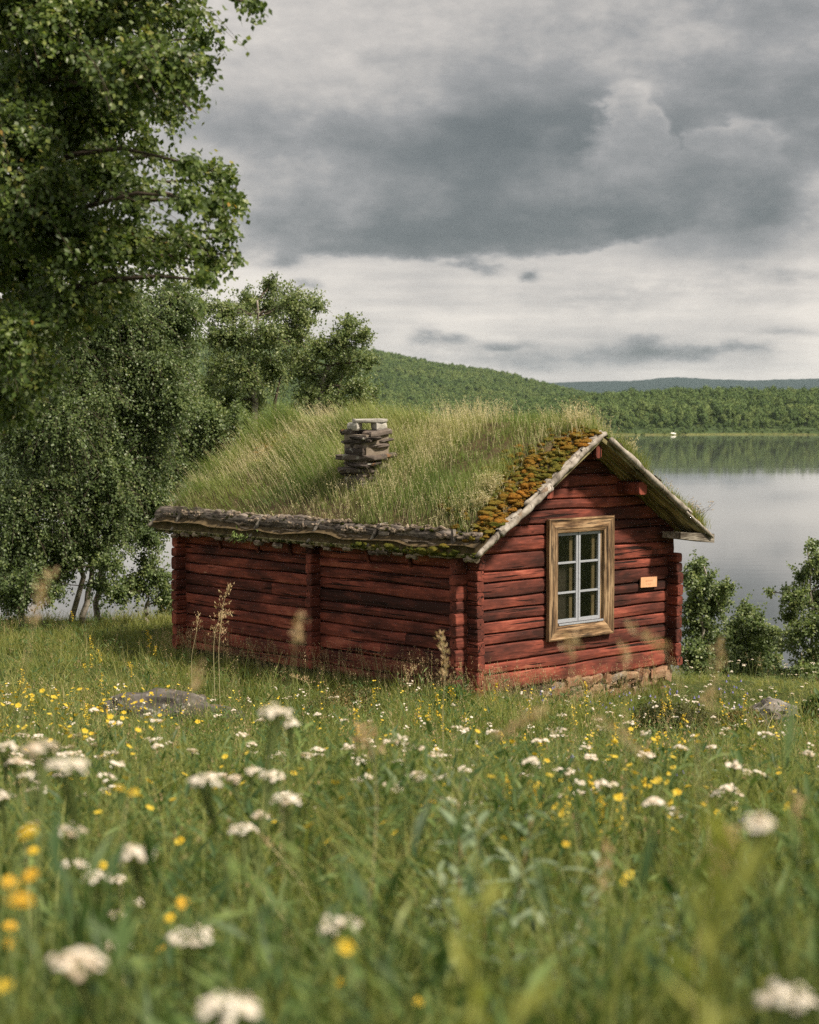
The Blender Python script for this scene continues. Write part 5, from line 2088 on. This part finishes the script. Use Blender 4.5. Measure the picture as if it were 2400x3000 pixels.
def harebell(seed, h=.28):
    g = np.random.default_rng(seed)
    A = Acc()
    for k in range(3):
        e = np.array([.05 * g.normal(), .05 * g.normal(), h * g.uniform(.75, 1.05)])
        t = np.linspace(0, 1, 5)[:, None]
        A.add(*tube(e * t, .0016, 3, False), 0, .4)
        th = np.linspace(0, 2 * math.pi, 7, endpoint=False)
        rings = [(0, .002), (-.008, .007), (-.016, .009), (-.021, .013)]
        V = np.concatenate([e + np.stack([np.cos(th) * r, np.sin(th) * r, np.full(7, z)], -1) for z, r in rings])
        F = np.array([(i * 7 + j, i * 7 + (j + 1) % 7, i * 7 + 7 + (j + 1) % 7, i * 7 + 7 + j) for i in range(3) for j in range(7)])
        A.add(V, [F], 1, g.random())
    return A.mesh('harebell', [STEM, BLUEP])


ZONES = [(420, 'left of the boulders'), (800, 'between the boulders and the lone yarrow'), (1150, 'around the pale curved grass stalk'), (1500, 'above the willow shoots'),
         (1850, 'straight below the window'), (2150, 'below the heath shrub'), (9999, 'below the pale boulder at the right')]


def spot_label(what):
    """what plus the landmark it stands by and how far up the slope it is"""
    def f(x, y):
        px = 1200 + 5000 * x / y
        z = next(t for lim, t in ZONES if px < lim)
        d = 'near the camera' if y < 6.2 else 'halfway down' if y < 9.5 else 'farther down' if y < 13.5 else 'by the cabin'
        return '%s %s, %s' % (what, d, z)
    return f


def scatter(name, protos, spots, label, cat, group, seed, smin=.8, smax=1.2):
    g = np.random.default_rng(seed)
    first = None
    for i, (x, y) in enumerate(spots):
        if in_cabin(np.array([x]), np.array([y]), .05)[0]:
            continue
        if first is None:
            first = bpy.data.objects.new(name, protos[0])
            o = first
        else:
            o = first.copy()
            o.data = protos[int(g.integers(len(protos)))]
        COL.objects.link(o)
        o.location = (x, y, gz(x, y) - .01)
        o.rotation_euler = (g.normal() * .08, g.normal() * .08, g.uniform(0, 6.28))
        s = g.uniform(smin, smax)
        o.scale = (s, s, s)
        tag(o, label if isinstance(label, str) else label(x, y), cat, group)


def field(n, y0, y1, a0, a1, g):
    """ground spots seen between two directions; a = (px-1200)/5000"""
    y = np.sqrt(g.uniform(y0 ** 2, y1 ** 2, n))
    return [(float(a * q), float(q)) for a, q in zip(g.uniform(a0, a1, n), y)]


g = np.random.default_rng(600)
BC = [buttercup(610 + i, 1 + i % 2, .30 + .03 * (i % 4)) for i in range(7)]
scatter('buttercup', BC, field(120, 8.2, 15.5, -.245, -.135, g), spot_label('yellow buttercup, thick patch'), 'flower', 'buttercups in the patch on the left', 620, 1.15, 1.6)
scatter('buttercup', BC, field(34, 4.2, 8.2, -.24, .0, g), spot_label('yellow buttercup among tall yarrows'), 'flower', 'buttercups between the near yarrows', 621, 1.05, 1.4)
scatter('buttercup', BC, field(50, 4.4, 9.5, .0, .245, g) + field(20, 5.2, 7.6, .06, .16, g), spot_label('scattered yellow buttercup'), 'flower', 'buttercups in the right half of the meadow', 622, 1.1, 1.4)
scatter('buttercup', BC, field(34, 9.5, 17.5, -.10, .24, g), spot_label('tiny yellow buttercup'), 'flower', 'buttercups in front of the gable', 623, .9, 1.3)
YR = [small_yarrow(630 + i, .30 + .04 * (i % 3), .022 + .005 * (i % 4)) for i in range(7)]
scatter('yarrow', YR, field(44, 5.0, 9.5, -.03, .24, g) + field(18, 5.6, 8.4, -.06, .03, g), spot_label('small white yarrow'), 'flower', 'small yarrows in the right half of the meadow', 640, 1.1, 1.4)
scatter('yarrow', YR, field(34, 9.5, 17, -.24, .24, g), spot_label('tiny white yarrow'), 'flower', 'small yarrows near the cabin', 641, .9, 1.2)
scatter('yarrow', YR, field(44, 5, 10.5, -.24, -.06, g), spot_label('small white yarrow on the left'), 'flower', 'small yarrows in the left half of the meadow', 642, 1.05, 1.35)
scatter('yarrow', YR, field(60, 17.5, 23.5, .16, .25, g), (lambda x, y: 'tiny white flower in short grass ' + ('right beside the gable corner' if x / y < .185 else 'below the round dark bush' if x / y < .215 else 'below the pale stemmed birch') + (', lower down' if y < 20 else ', up on the crest')), 'flower', 'white flowers in the short grass on the right', 643, .7, 1.0)
BS = [bedstraw(650 + i, .34 + .03 * (i % 3)) for i in range(5)]
scatter('bedstraw', BS, field(26, 9.0, 17.5, -.04, .2, g) + field(9, 5.6, 7.2, .06, .14, g), spot_label('yellow flower spike'), 'flower', 'yellow flower spikes in the meadow', 660, 1.0, 1.3)
scatter('bedstraw', BS, field(12, 12.5, 20, -.245, -.17, g) + field(10, 20, 27, -.2, -.15, g), spot_label('yellow flower spike'), 'flower', 'yellow flower spikes below the birches', 661, 1.0, 1.3)
HB = [harebell(670 + i) for i in range(4)]
scatter('harebell', HB, field(26, 17.5, 21.5, .07, .2, g), (lambda x, y: 'small violet harebell below the ' + ('window' if x / y < .125 else 'wall sign' if x / y < .16 else 'right gable corner')), 'flower', 'harebells below the gable', 680)
scatter('harebell', HB, field(14, 5.6, 10, -.08, .2, g), spot_label('small violet harebell'), 'flower', 'harebells in the near meadow', 681)


# ---- the large blurred flowers close to the camera
def stem_from(head, g, lean=.08):
    d = np.array([lean * g.normal(), lean * g.normal() + .02, 0])
    base = np.array([head[0], head[1], 0]) + d
    base[2] = gz(base[0], base[1])
    return base


def near_yarrow(px, py, w, label, tint=0.0, dist=None):
    g = np.random.default_rng(int(px * 7 + py))
    dep = dist or float(np.clip(.066 * 5000 / w, 1.75, 4.6))
    head = P(px, py, dep)
    base = stem_from(head, g)
    rw = w / 5000 * dep / 2
    root = bpy.data.objects.new('yarrow', None)
    COL.objects.link(root)
    root.location = base
    tag(root, label, 'flower', 'large yarrows close to the camera')
    e = head - base
    t = np.linspace(0, 1, 8)[:, None]
    bow = np.array([.03 * g.normal(), .03 * g.normal(), 0])
    pts = e * t - np.array([0, 0, .02]) * t + bow * (4 * t * (1 - t))
    link('stem', mesh('stem', *tube(pts, np.linspace(.0032, .0022, 8), 6), [STEM], smooth=True, attrs={'rnd': np.full(48, .55)}), root)
    A, B = Acc(), Acc()
    n = int(np.clip(46 * (rw / .033), 16, 60))
    for k in range(n):
        a, q = g.uniform(0, 6.28), math.sqrt((k + .5) / n)
        c = e + np.array([math.cos(a) * q * rw, math.sin(a) * q * rw, .012 - .3 * rw * q * q + .003 * g.normal()])
        nr = np.array([math.cos(a) * q * .5, math.sin(a) * q * .5, 1]) + .25 * g.normal(size=3)
        V, F = disc(c, nr, .0062 * g.uniform(.8, 1.2), 7, .4)
        A.add(V, F, 0, np.clip(.65 + .25 * g.normal() - tint, 0, 1))
        if k % 3 == 0:
            B.add(*tube(np.array([pts[-2], .5 * (pts[-1] + c) - [0, 0, .01], c - [0, 0, .002]]), .0013, 3, False), 0, .35)
    link('flower_head', A.mesh('flower_head', [WHITEP]), root, kind='stuff')
    link('flower_stalks', B.mesh('flower_stalks', [STEM]), root, kind='stuff')
    for k in range(6):
        f = g.uniform(.2, .7)
        q = e * f
        V, F, I = leaves(np.repeat(q[None], 1, 0), rand_dir(1, g) * [1, 1, .3] + [0, 0, .7], np.array([[0, 0, 1.]]) + .3 * g.normal(size=(1, 3)), g.uniform(.04, .07), .008)
        link('leaf', mesh('leaf', V, F, [STEM], attrs={'rnd': np.full(len(V), .45)}), root)


YAR = [
    (805, 2092, 95, 'white yarrow head standing alone just below the long cabin wall'), (855, 2128, 50, 'small white yarrow head touching the lone one below the long wall'),
    (122, 2197, 112, 'peach tinted yarrow head at the upper left of the near flowers', .45), (198, 2250, 122, 'broad white yarrow head right below the peach tinted one'),
    (87, 2277, 58, 'small round yarrow head under the peach tinted one'), (45, 2236, 56, 'small peach yarrow head left of the small round one', .5),
    (18, 2192, 66, 'white yarrow head at the left edge, uppermost there'), (8, 2337, 70, 'white yarrow head cut by the left edge under the small round one'),
    (602, 2291, 98, 'dense white yarrow head left of the pair under the lone one'), (688, 2288, 46, 'tiny peach yarrow head between two larger white ones', .45),
    (793, 2277, 74, 'domed white yarrow head, right one of a close pair'), (742, 2264, 42, 'small white yarrow head, left one of a close pair'),
    (838, 2350, 88, 'round white yarrow head just below the close pair'), (765, 2395, 52, 'faint narrow yarrow head between two round ones', .3),
    (713, 2434, 84, 'round white yarrow head in the middle of the left half'), (205, 2441, 96, 'dull greyish yarrow head above the clustered ones', .35),
    (400, 2507, 118, 'broad cream yarrow head in the open, left of the round middle one'), (216, 2538, 84, 'white yarrow head, left one of a cluster of three'),
    (278, 2574, 92, 'white yarrow head, middle and lowest of a cluster of three'), (344, 2583, 52, 'small yarrow head, right one of a cluster of three', .1),
    (556, 2752, 128, 'wide ragged yarrow head above the bottom of the left half'), (592, 2718, 64, 'small yarrow head perched on the wide ragged one'),
    (341, 2768, 92, 'soft pinkish yarrow head left of the wide ragged one', .35), (226, 2823, 168, 'very large blurred pinkish yarrow head at the lower left', .4),
    (998, 2719, 132, 'bright white yarrow head with a yellow flower under it'), (675, 2959, 184, 'very large white yarrow head at the bottom of the meadow'),
    (410, 2990, 84, 'white yarrow head cut by the bottom edge'), (407, 2653, 44, 'tiny yarrow head above the soft pinkish one', .1), (336, 2684, 56, 'flat faint yarrow head left of a tiny one', .2),
    (2306, 2931, 172, 'very large cream yarrow head in the bottom right corner'), (1621, 2970, 46, 'small yarrow head, left of two at the bottom', .2), (1663, 2986, 54, 'small yarrow head, right of two at the bottom', .2),
    (1398, 2768, 50, 'small pale yarrow head below the willow shoots', .2), (1541, 2790, 58, 'pinkish small yarrow head right of the one below the willow shoots', .35),
    (2214, 2438, 84, 'white yarrow head on the yellow green leafy stem at the right', .05, 1.9),
]
for q in YAR:
    near_yarrow(*q)


def near_yellow(px, py, w, label, mat=None, dist=None):
    g = np.random.default_rng(int(px * 5 + py * 3))
    dep = dist or float(np.clip(.030 * 5000 / w, 1.4, 4.0))
    head = P(px, py, dep)
    base = stem_from(head, g)
    rw = w / 5000 * dep / 2
    root = bpy.data.objects.new('hawkweed', None)
    COL.objects.link(root)
    root.location = base
    tag(root, label, 'flower', 'large yellow flowers close to the camera')
    e = head - base
    t = np.linspace(0, 1, 7)[:, None]
    link('stem', mesh('stem', *tube(e * t + np.array([.03 * g.normal(), .03 * g.normal(), 0]) * (4 * t * (1 - t)), np.linspace(.003, .002, 7), 6), [STEM], smooth=True, attrs={'rnd': np.full(42, .3)}), root)
    A = Acc()
    nr = np.array([.4 * g.normal(), -.6 + .3 * g.normal(), 1])
    petals(e, nr, rw, 13, .36, .25, A, 0, g, .6)
    petals(e + [0, 0, .002], nr, rw * .7, 9, .40, .6, A, 0, g, .4)
    link('petals', A.mesh('petals', [mat or YELLOWP]), root, kind='stuff')
    V, F = disc(e - [0, 0, .004], -nr, rw * .3, 8, 1.0)
    link('calyx', mesh('calyx', V, F, [STEM], attrs={'rnd': np.full(9, .2)}), root)


for q in [(350, 2312, 46, 'yellow flower, left of two touching ones above the dull yarrow'), (388, 2322, 44, 'yellow flower, right of two touching ones above the dull yarrow'),
          (82, 2440, 70, 'blurred yellow flower at the left, highest of a loose column'), (98, 2493, 44, 'round lemon flower just below the highest blurred one'),
          (30, 2585, 58, 'orange yellow flower at the left edge, upper one', ORANGEP), (88, 2566, 62, 'amber flower right of the upper edge one', ORANGEP), (60, 2640, 88, 'large yellow orange flower in the middle of the left column', ORANGEP),
          (32, 2715, 56, 'orange flower at the left edge, under the large one', ORANGEP), (30, 2765, 50, 'orange flower at the left edge, lowest of a pair', ORANGEP), (12, 2890, 66, 'yellow flower cut by the left edge near the bottom'),
          (536, 2646, 50, 'yellow orange flower in front of the left grass', ORANGEP), (1012, 2775, 68, 'yellow flower tucked right under the bright white yarrow'), (995, 2883, 56, 'blurred yellow flower below the tucked one'),
          (497, 2690, 40, 'greenish yellow flower left of the yellow orange one'), (470, 2782, 40, 'amber flower by the wide ragged yarrow', ORANGEP), (807, 2985, 46, 'yellow flower at the bottom right of the very large white yarrow'),
          (1222, 2935, 50, 'lone pale yellow flower at the bottom of the meadow'), (300, 2535, 36, 'yellow flower sticking up from the yarrow cluster of three')]:
    near_yellow(*q)


# ---- tall grasses that stand out one by one
def tall_grass(pix, dep, head_px, style, label, seed, r=.0022, mat=None, dense=26, width=.02, name='tall_grass', hs=1.0, root_down=True):
    """pix: pixels along the stalk from low to tip; head_px is the length of the seed head"""
    g = np.random.default_rng(seed)
    pts = np.array([P(a, b, dep + .02 * g.normal()) for a, b in pix])
    if root_down:
        b0 = pts[0] + (pts[0] - pts[1]) * .1
        gd = gz(b0[0], b0[1])
        if pts[0][2] > gd:
            pts = np.concatenate([[np.array([b0[0] + .02, b0[1] + .02, gd])], pts])
    base = pts[0].copy()
    n = 22
    sd = np.concatenate([[0], np.cumsum(np.linalg.norm(np.diff(pts, axis=0), axis=1))])
    t = np.linspace(0, sd[-1], n)
    cur = np.stack([np.interp(t, sd, pts[:, k]) for k in range(3)], -1)
    for _ in range(3):
        cur[1:-1] = .25 * cur[:-2] + .5 * cur[1:-1] + .25 * cur[2:]
    root = bpy.data.objects.new(name, None)
    COL.objects.link(root)
    root.location = base
    tag(root, label, 'grass')
    V, F = tube(cur - base, np.linspace(r, r * .5, n), 5)
    link('stalk', mesh('stalk', V, F, [mat or STRAW], smooth=True, attrs={'rnd': np.full(len(V), .55)}), root)
    ln = sd[-1]
    tip_len = head_px / 5000 * dep / ln
    A = Acc()
    hsd = (1 - tip_len)
    for k in range(dense):
        f = hsd + tip_len * (k + g.random()) / dense
        q = np.array([np.interp(f * ln, t, cur[:, a]) for a in range(3)])
        wv = width * (1.15 - (f - hsd) / tip_len) if style == 'open' else width * .35
        d = rand_dir(1, g)[0] * [1, 1, .5]
        e = q + d * wv + np.array([0, 0, wv * (.4 if style == 'open' else .6)])
        if style == 'open':
            A.add(*tube(np.array([q, .5 * (q + e) + [0, 0, .004], e]), .0008, 3, False), 0, .5)
        m = 4 if style == 'open' else 3
        pos = np.repeat(e[None], m, 0) + .007 * hs * g.normal(size=(m, 3))
        V, F, I = leaves(pos, rand_dir(m, g) * .5 + (e - q)[None] / (wv + 1e-6) * .4 + [0, 0, .7], rand_dir(m, g), .016 * hs, .006 * hs)
        A.add(V, F, 0, (.3 + .6 * g.random(m))[I])
    A.V = [v - base for v in A.V]
    link('seed_head', A.mesh('seed_head', [SEED]), root, kind='stuff')
    return root


tall_grass([(1062, 2800), (1096, 2535), (1106, 2326), (1092, 2190), (1060, 2130)], 4.2, 130, 'open', 'pale curved grass stalk bending over in the middle of the meadow', 701, .0022, None, 22, .05)
tall_grass([(640, 1900), (650, 1800), (655, 1760), (672, 1712)], 18.6, 190, 'open', 'tall golden seeding grass in front of the long wall, left of its middle', 702, .004, None, 40, .13, hs=1.9)
tall_grass([(625, 1900), (632, 1830), (655, 1790), (680, 1800)], 18.8, 110, 'open', 'shorter drooping grass beside the tall golden one', 703, .004, None, 30, .10, hs=1.7)
tall_grass([(560, 1920), (575, 1860), (582, 1800)], 19.2, 50, 'open', 'slim seeding grass left of the tall golden one', 704, .0035, None, 16, .04, hs=1.4)
tall_grass([(1296, 2080), (1304, 1990), (1308, 1930), (1290, 1860)], 8.5, 150, 'dense', 'pale flowering grass with a crooked head before the near corner', 705, .003, None, 34, .03, hs=1.5)
tall_grass([(905, 2040), (908, 2000), (850, 1980)], 18.5, 70, 'open', 'arching pinkish grass at the foot of the long wall', 706, .003, None, 22, .05, hs=1.4)
tall_grass([(1190, 2060), (1200, 1975), (1222, 1950)], 18.6, 90, 'open', 'arching reddish grass near the right end of the long wall', 707, .003, None, 26, .07, hs=1.4)
tall_grass([(820, 2230), (850, 2000), (868, 1880), (884, 1806)], 3.2, 115, 'dense', 'soft blurred pink grass head in front of the long wall', 708, .0012, None, 15, 0.0066, hs=.75)
tall_grass([(1330, 2240), (1420, 2180), (1520, 2130), (1600, 2088)], 3.0, 260, 'dense', 'blurred slanting grass plume below the near corner of the cabin', 709, .0010, None, 30, 0.0099, hs=.75)
tall_grass([(1960, 2330), (1900, 2215), (1820, 2160), (1750, 2112)], 3.2, 200, 'dense', 'blurred grass plume slanting left below the gable', 710, .0010, None, 20, 0.0099, hs=.7)
tall_grass([(60, 2050), (85, 1830), (110, 1760), (150, 1680)], 3.2, 180, 'dense', 'blurred grass spike before the left birches', 711, .0012, None, 24, 0.0099, hs=.8)
tall_grass([(2080, 2420), (2010, 2050), (1960, 1860), (1850, 1850)], 3.0, 150, 'open', 'blurred yellowish grass head before the right half of the gable', 712, .0012, None, 9, 0.0099, hs=.9)
tall_grass([(1690, 2250), (1680, 2050), (1672, 1930), (1676, 1870)], 3.2, 70, 'open', 'blurred beige grass head under the window', 713, .0012, None, 7, 0.0077, hs=.9)
tall_grass([(1830, 2250), (1836, 2050), (1834, 1960), (1832, 1900)], 3.2, 50, 'open', 'blurred pinkish grass head between window and sign', 714, .0012, None, 6, 0.0055, hs=.9)
tall_grass([(2070, 2350), (2090, 2080), (2100, 1930), (2110, 1880)], 3.2, 120, 'open', 'blurred pinkish grass head at the right cabin corner', 715, .0012, None, 9, 0.011, hs=.8)
tall_grass([(2040, 2300), (2050, 2110), (2062, 2060), (2085, 2020)], 3.4, 80, 'open', 'pale blurred grass head in the short grass right of the footing stones', 716, .0012, None, 9, 0.011, hs=.8)
tall_grass([(350, 2350), (590, 2050), (590, 2000), (570, 1960)], 3.2, 100, 'open', 'blurred brown grass head beside the larger boulder', 717, .0012, None, 8, 0.011, hs=.8)
tall_grass([(1620, 3000), (1730, 2700), (1772, 2560), (1790, 2480)], 3.2, 150, 'dense', 'straight tan grass stalk in the lower middle of the meadow', 718, .0022, None, 14, .01)
tall_grass([(930, 2660), (860, 2560), (770, 2450)], 4.4, 40, 'dense', 'straight pale stalk leaning left among the round yarrows', 719, .0022, None, 6, .008)
tall_grass([(860, 2740), (790, 2640), (745, 2590)], 4.2, 40, 'dense', 'shorter pale stalk leaning left under the other leaning one', 720, .0022, None, 6, .008)
tall_grass([(1850, 2420), (1870, 2310), (1900, 2180)], 8.0, 30, 'dense', 'thin whitish straw leaning right in front of the heath shrub', 721, .002, None, 8, .01)
tall_grass([(2030, 2760), (2080, 2620), (2120, 2520), (2150, 2440)], 2.4, 180, 'dense', 'tan grass head beside the yellow green leafy stem', 722, .0016, None, 40, .014, hs=.8)
tall_grass([(2330, 2700), (2350, 2480), (2350, 2380), (2330, 2320)], 3.0, 110, 'open', 'blurred brownish grass at the right edge of the meadow', 723, .001, None, 14, 0.0138, hs=.6)


# ---- willow shoots with grey green leaves
def willow(pix, dep, label, seed, nleaf, ll):
    g = np.random.default_rng(seed)
    pts = np.array([P(a, b, dep) for a, b in pix])
    b0 = pts[0].copy()
    b0[2] = gz(b0[0], b0[1])
    pts = np.concatenate([[b0], pts])
    base = pts[0].copy()
    n = 16
    sd = np.concatenate([[0], np.cumsum(np.linalg.norm(np.diff(pts, axis=0), axis=1))])
    t = np.linspace(0, sd[-1], n)
    cur = np.stack([np.interp(t, sd, pts[:, k]) for k in range(3)], -1)
    root = bpy.data.objects.new('willow_shoot', None)
    COL.objects.link(root)
    root.location = base
    tag(root, label, 'shoot', 'willow shoots in the near meadow')
    link('stem', mesh('stem', *tube(cur - base, np.linspace(.004, .0018, n), 6), [plain('willow_bark', (.24, .15, .075), .7)], smooth=True), root)
    first = None
    for k in range(nleaf):
        f = .35 + .65 * (k + .5) / nleaf
        q = np.array([np.interp(f * sd[-1], t, cur[:, a]) for a in range(3)]) - base
        a = k * 2.4 + g.normal() * .3
        d = np.array([[math.cos(a), math.sin(a), g.uniform(.3, 1.2)]])
        l = ll * g.uniform(.7, 1.15) * (1 - .35 * max(0, f - .8) / .2)
        m = 5
        dn = d[0] / np.linalg.norm(d[0])
        sd_ = np.cross(dn, [0, 0, 1.0])
        sd_ /= np.linalg.norm(sd_)
        up = np.cross(sd_, dn)
        V = []
        for i, x in enumerate(np.linspace(0, 1, m)):
            wdt = .26 * l * math.sin(math.pi * min(.97, .06 + x * .94)) ** .8
            c = q + dn * l * x - np.array([0, 0, .25 * l]) * x * x
            V += [c - sd_ * wdt * .5 + up * wdt * .12, c, c + sd_ * wdt * .5 + up * wdt * .12]
        F = np.array([(i * 3 + j, i * 3 + j + 1, i * 3 + 4 + j, i * 3 + 3 + j) for i in range(m - 1) for j in range(2)])
        link('leaf', mesh('leaf', np.array(V), [F], [WILLOW], smooth=True, attrs={'rnd': np.full(len(V), np.clip(.5 + .25 * g.normal(), 0, 1))}), root)


for i, (pix, dep, lab, nl, ll) in enumerate([
        ([(1345, 2700), (1350, 2500), (1342, 2350)], 4.05, 'willow shoot with grey green leaves, left and tallest of the clump', 28, 0.113),
        ([(1420, 2700), (1400, 2500), (1395, 2390)], 4.20, 'willow shoot with a brown stem right of the tallest one', 27, 0.106),
        ([(1500, 2720), (1530, 2560), (1558, 2400)], 3.90, 'willow shoot leaning right in the clump', 25, 0.101),
        ([(1290, 2760), (1300, 2640), (1285, 2560)], 4.35, 'low willow shoot at the left foot of the clump', 25, 0.101),
        ([(1700, 2720), (1740, 2600), (1762, 2500)], 4.05, 'willow shoot with a single upright leaf right of the clump', 21, 0.110),
        ([(1980, 2780), (1995, 2700), (2000, 2640)], 4.05, 'short willow shoot beside the yellow green leafy stem', 22, 0.101),
        ([(1640, 2800), (1600, 2720), (1640, 2660)], 3.75, 'spreading willow shoot with pale leaves in the lower middle', 19, 0.105)]):
    willow(pix, dep, lab, 730 + i, nl, ll)


# ---- two yellow-green leafy stems right in front of the lens
def leafy_stem(pix, dep, label, seed, n, ll):
    g = np.random.default_rng(seed)
    pts = np.array([P(a, b, dep) for a, b in pix])
    b0 = pts[0] + (pts[0] - pts[1]) * .3
    b0[2] = gz(b0[0], b0[1])
    pts = np.concatenate([[b0], pts])
    base = pts[0].copy()
    sd = np.concatenate([[0], np.cumsum(np.linalg.norm(np.diff(pts, axis=0), axis=1))])
    t = np.linspace(0, sd[-1], 14)
    cur = np.stack([np.interp(t, sd, pts[:, k]) for k in range(3)], -1) - base
    root = bpy.data.objects.new('goldenrod_plant', None)
    COL.objects.link(root)
    root.location = base
    tag(root, label, 'plant')
    V, F = tube(cur, np.linspace(.004, .0025, 14), 6)
    link('stem', mesh('stem', V, F, [YGREEN], smooth=True, attrs={'rnd': np.full(len(V), .3)}), root)
    for k in range(n):
        f = .25 + .75 * (k + .5) / n
        q = np.array([np.interp(f * sd[-1], t, cur[:, a]) for a in range(3)])
        V, F, I = leaves(q[None], rand_dir(1, g) * [1, 1, .3] + [0, 0, .9], rand_dir(1, g), ll * g.uniform(.7, 1.2), ll * .3)
        link('leaf', mesh('leaf', V, F, [YGREEN], attrs={'rnd': np.full(len(V), g.random())}), root)


leafy_stem([(2050, 2990), (2080, 2850), (2140, 2620), (2200, 2480)], 1.25, 'tall blurred yellow green leafy stem at the right, very close', 741, 36, .06)
leafy_stem([(1380, 2860), (1390, 2760), (1430, 2620), (1440, 2560)], 1.5, 'blurred yellow green leafy stem in front of the willow clump', 742, 26, .045)
leafy_stem([(1480, 3000), (1500, 2960), (1530, 2920)], 1.2, 'low blurred leafy stem at the bottom middle', 743, 16, .05)


# ---- grass blades that bend across the near meadow, and the tiny far flowers: too many to count
g = np.random.default_rng(790)
n = 520
y = g.uniform(2.6, 5.5, n)
x = g.uniform(-.3, .3, n) * y
V, F, T, I = blades(np.stack([x, y, ground_z(x, y) - .01], -1), g.uniform(.35, .7, n), g.uniform(.004, .010, n), g.uniform(0, 6.28, n), .1 + .2 * g.random(n), .25 + .5 * g.random(n), segs=6)
link('meadow_grass', mesh('meadow_grass', V, F, [GRASS], smooth=True, attrs={'rnd': np.clip(.34 + .25 * g.normal(size=n), .05, .97)[I]}), kind='stuff', label='broad arching grass blades in the near meadow')
A = Acc()
for i in range(620):
    y = math.sqrt(g.uniform(8.5 ** 2, 20 ** 2))
    x = g.uniform(-.25, .25) * y
    if in_cabin(np.array([x]), np.array([y]), .1)[0]:
        continue
    dens = (.5 if x < 0 else .25) + .9 * float(vn(np.array([[x * .6, y * .6, 9.]]), 55)[0])
    if g.random() > dens:
        continue
    c = np.array([x, y, gz(x, y) + g.uniform(.16, .36)])
    white = g.random() < (.35 if x < 0 else .55)
    A.add(*tube(np.array([[c[0], c[1], c[2] - .16], c]), .0016, 3, False), 2, .5)
    for k in range(3 if white else 2):
        V, F = disc(c + .012 * g.normal(size=3), [.3 * g.normal(), -.5, 1], g.uniform(.007, .013), 6, .35)
        A.add(V, F, 0 if white else 1, g.random())
link('meadow_flowers', A.mesh('meadow_flowers', [WHITEP, YELLOWP, STEM]), kind='stuff', label='tiny white and yellow flowers sprinkled through the farther meadow')
# ------------------------------------------------------------------ the air between here and the blue hills
v_, f_ = box(-11000, 11000, -320, 7600, -16, 215)
hm, ht = material('haze_air')
vol = ht.new('ShaderNodeVolumePrincipled')
vol.inputs['Color'].default_value = (.72, .88, 1.0, 1)
vol.inputs['Density'].default_value = .000032
vol.inputs['Anisotropy'].default_value = 0.0
ho = ht.new('ShaderNodeOutputMaterial')
ht.l.new(vol.outputs[0], ho.inputs['Volume'])
link('haze', mesh('haze', v_, f_, [hm]), kind='stuff')
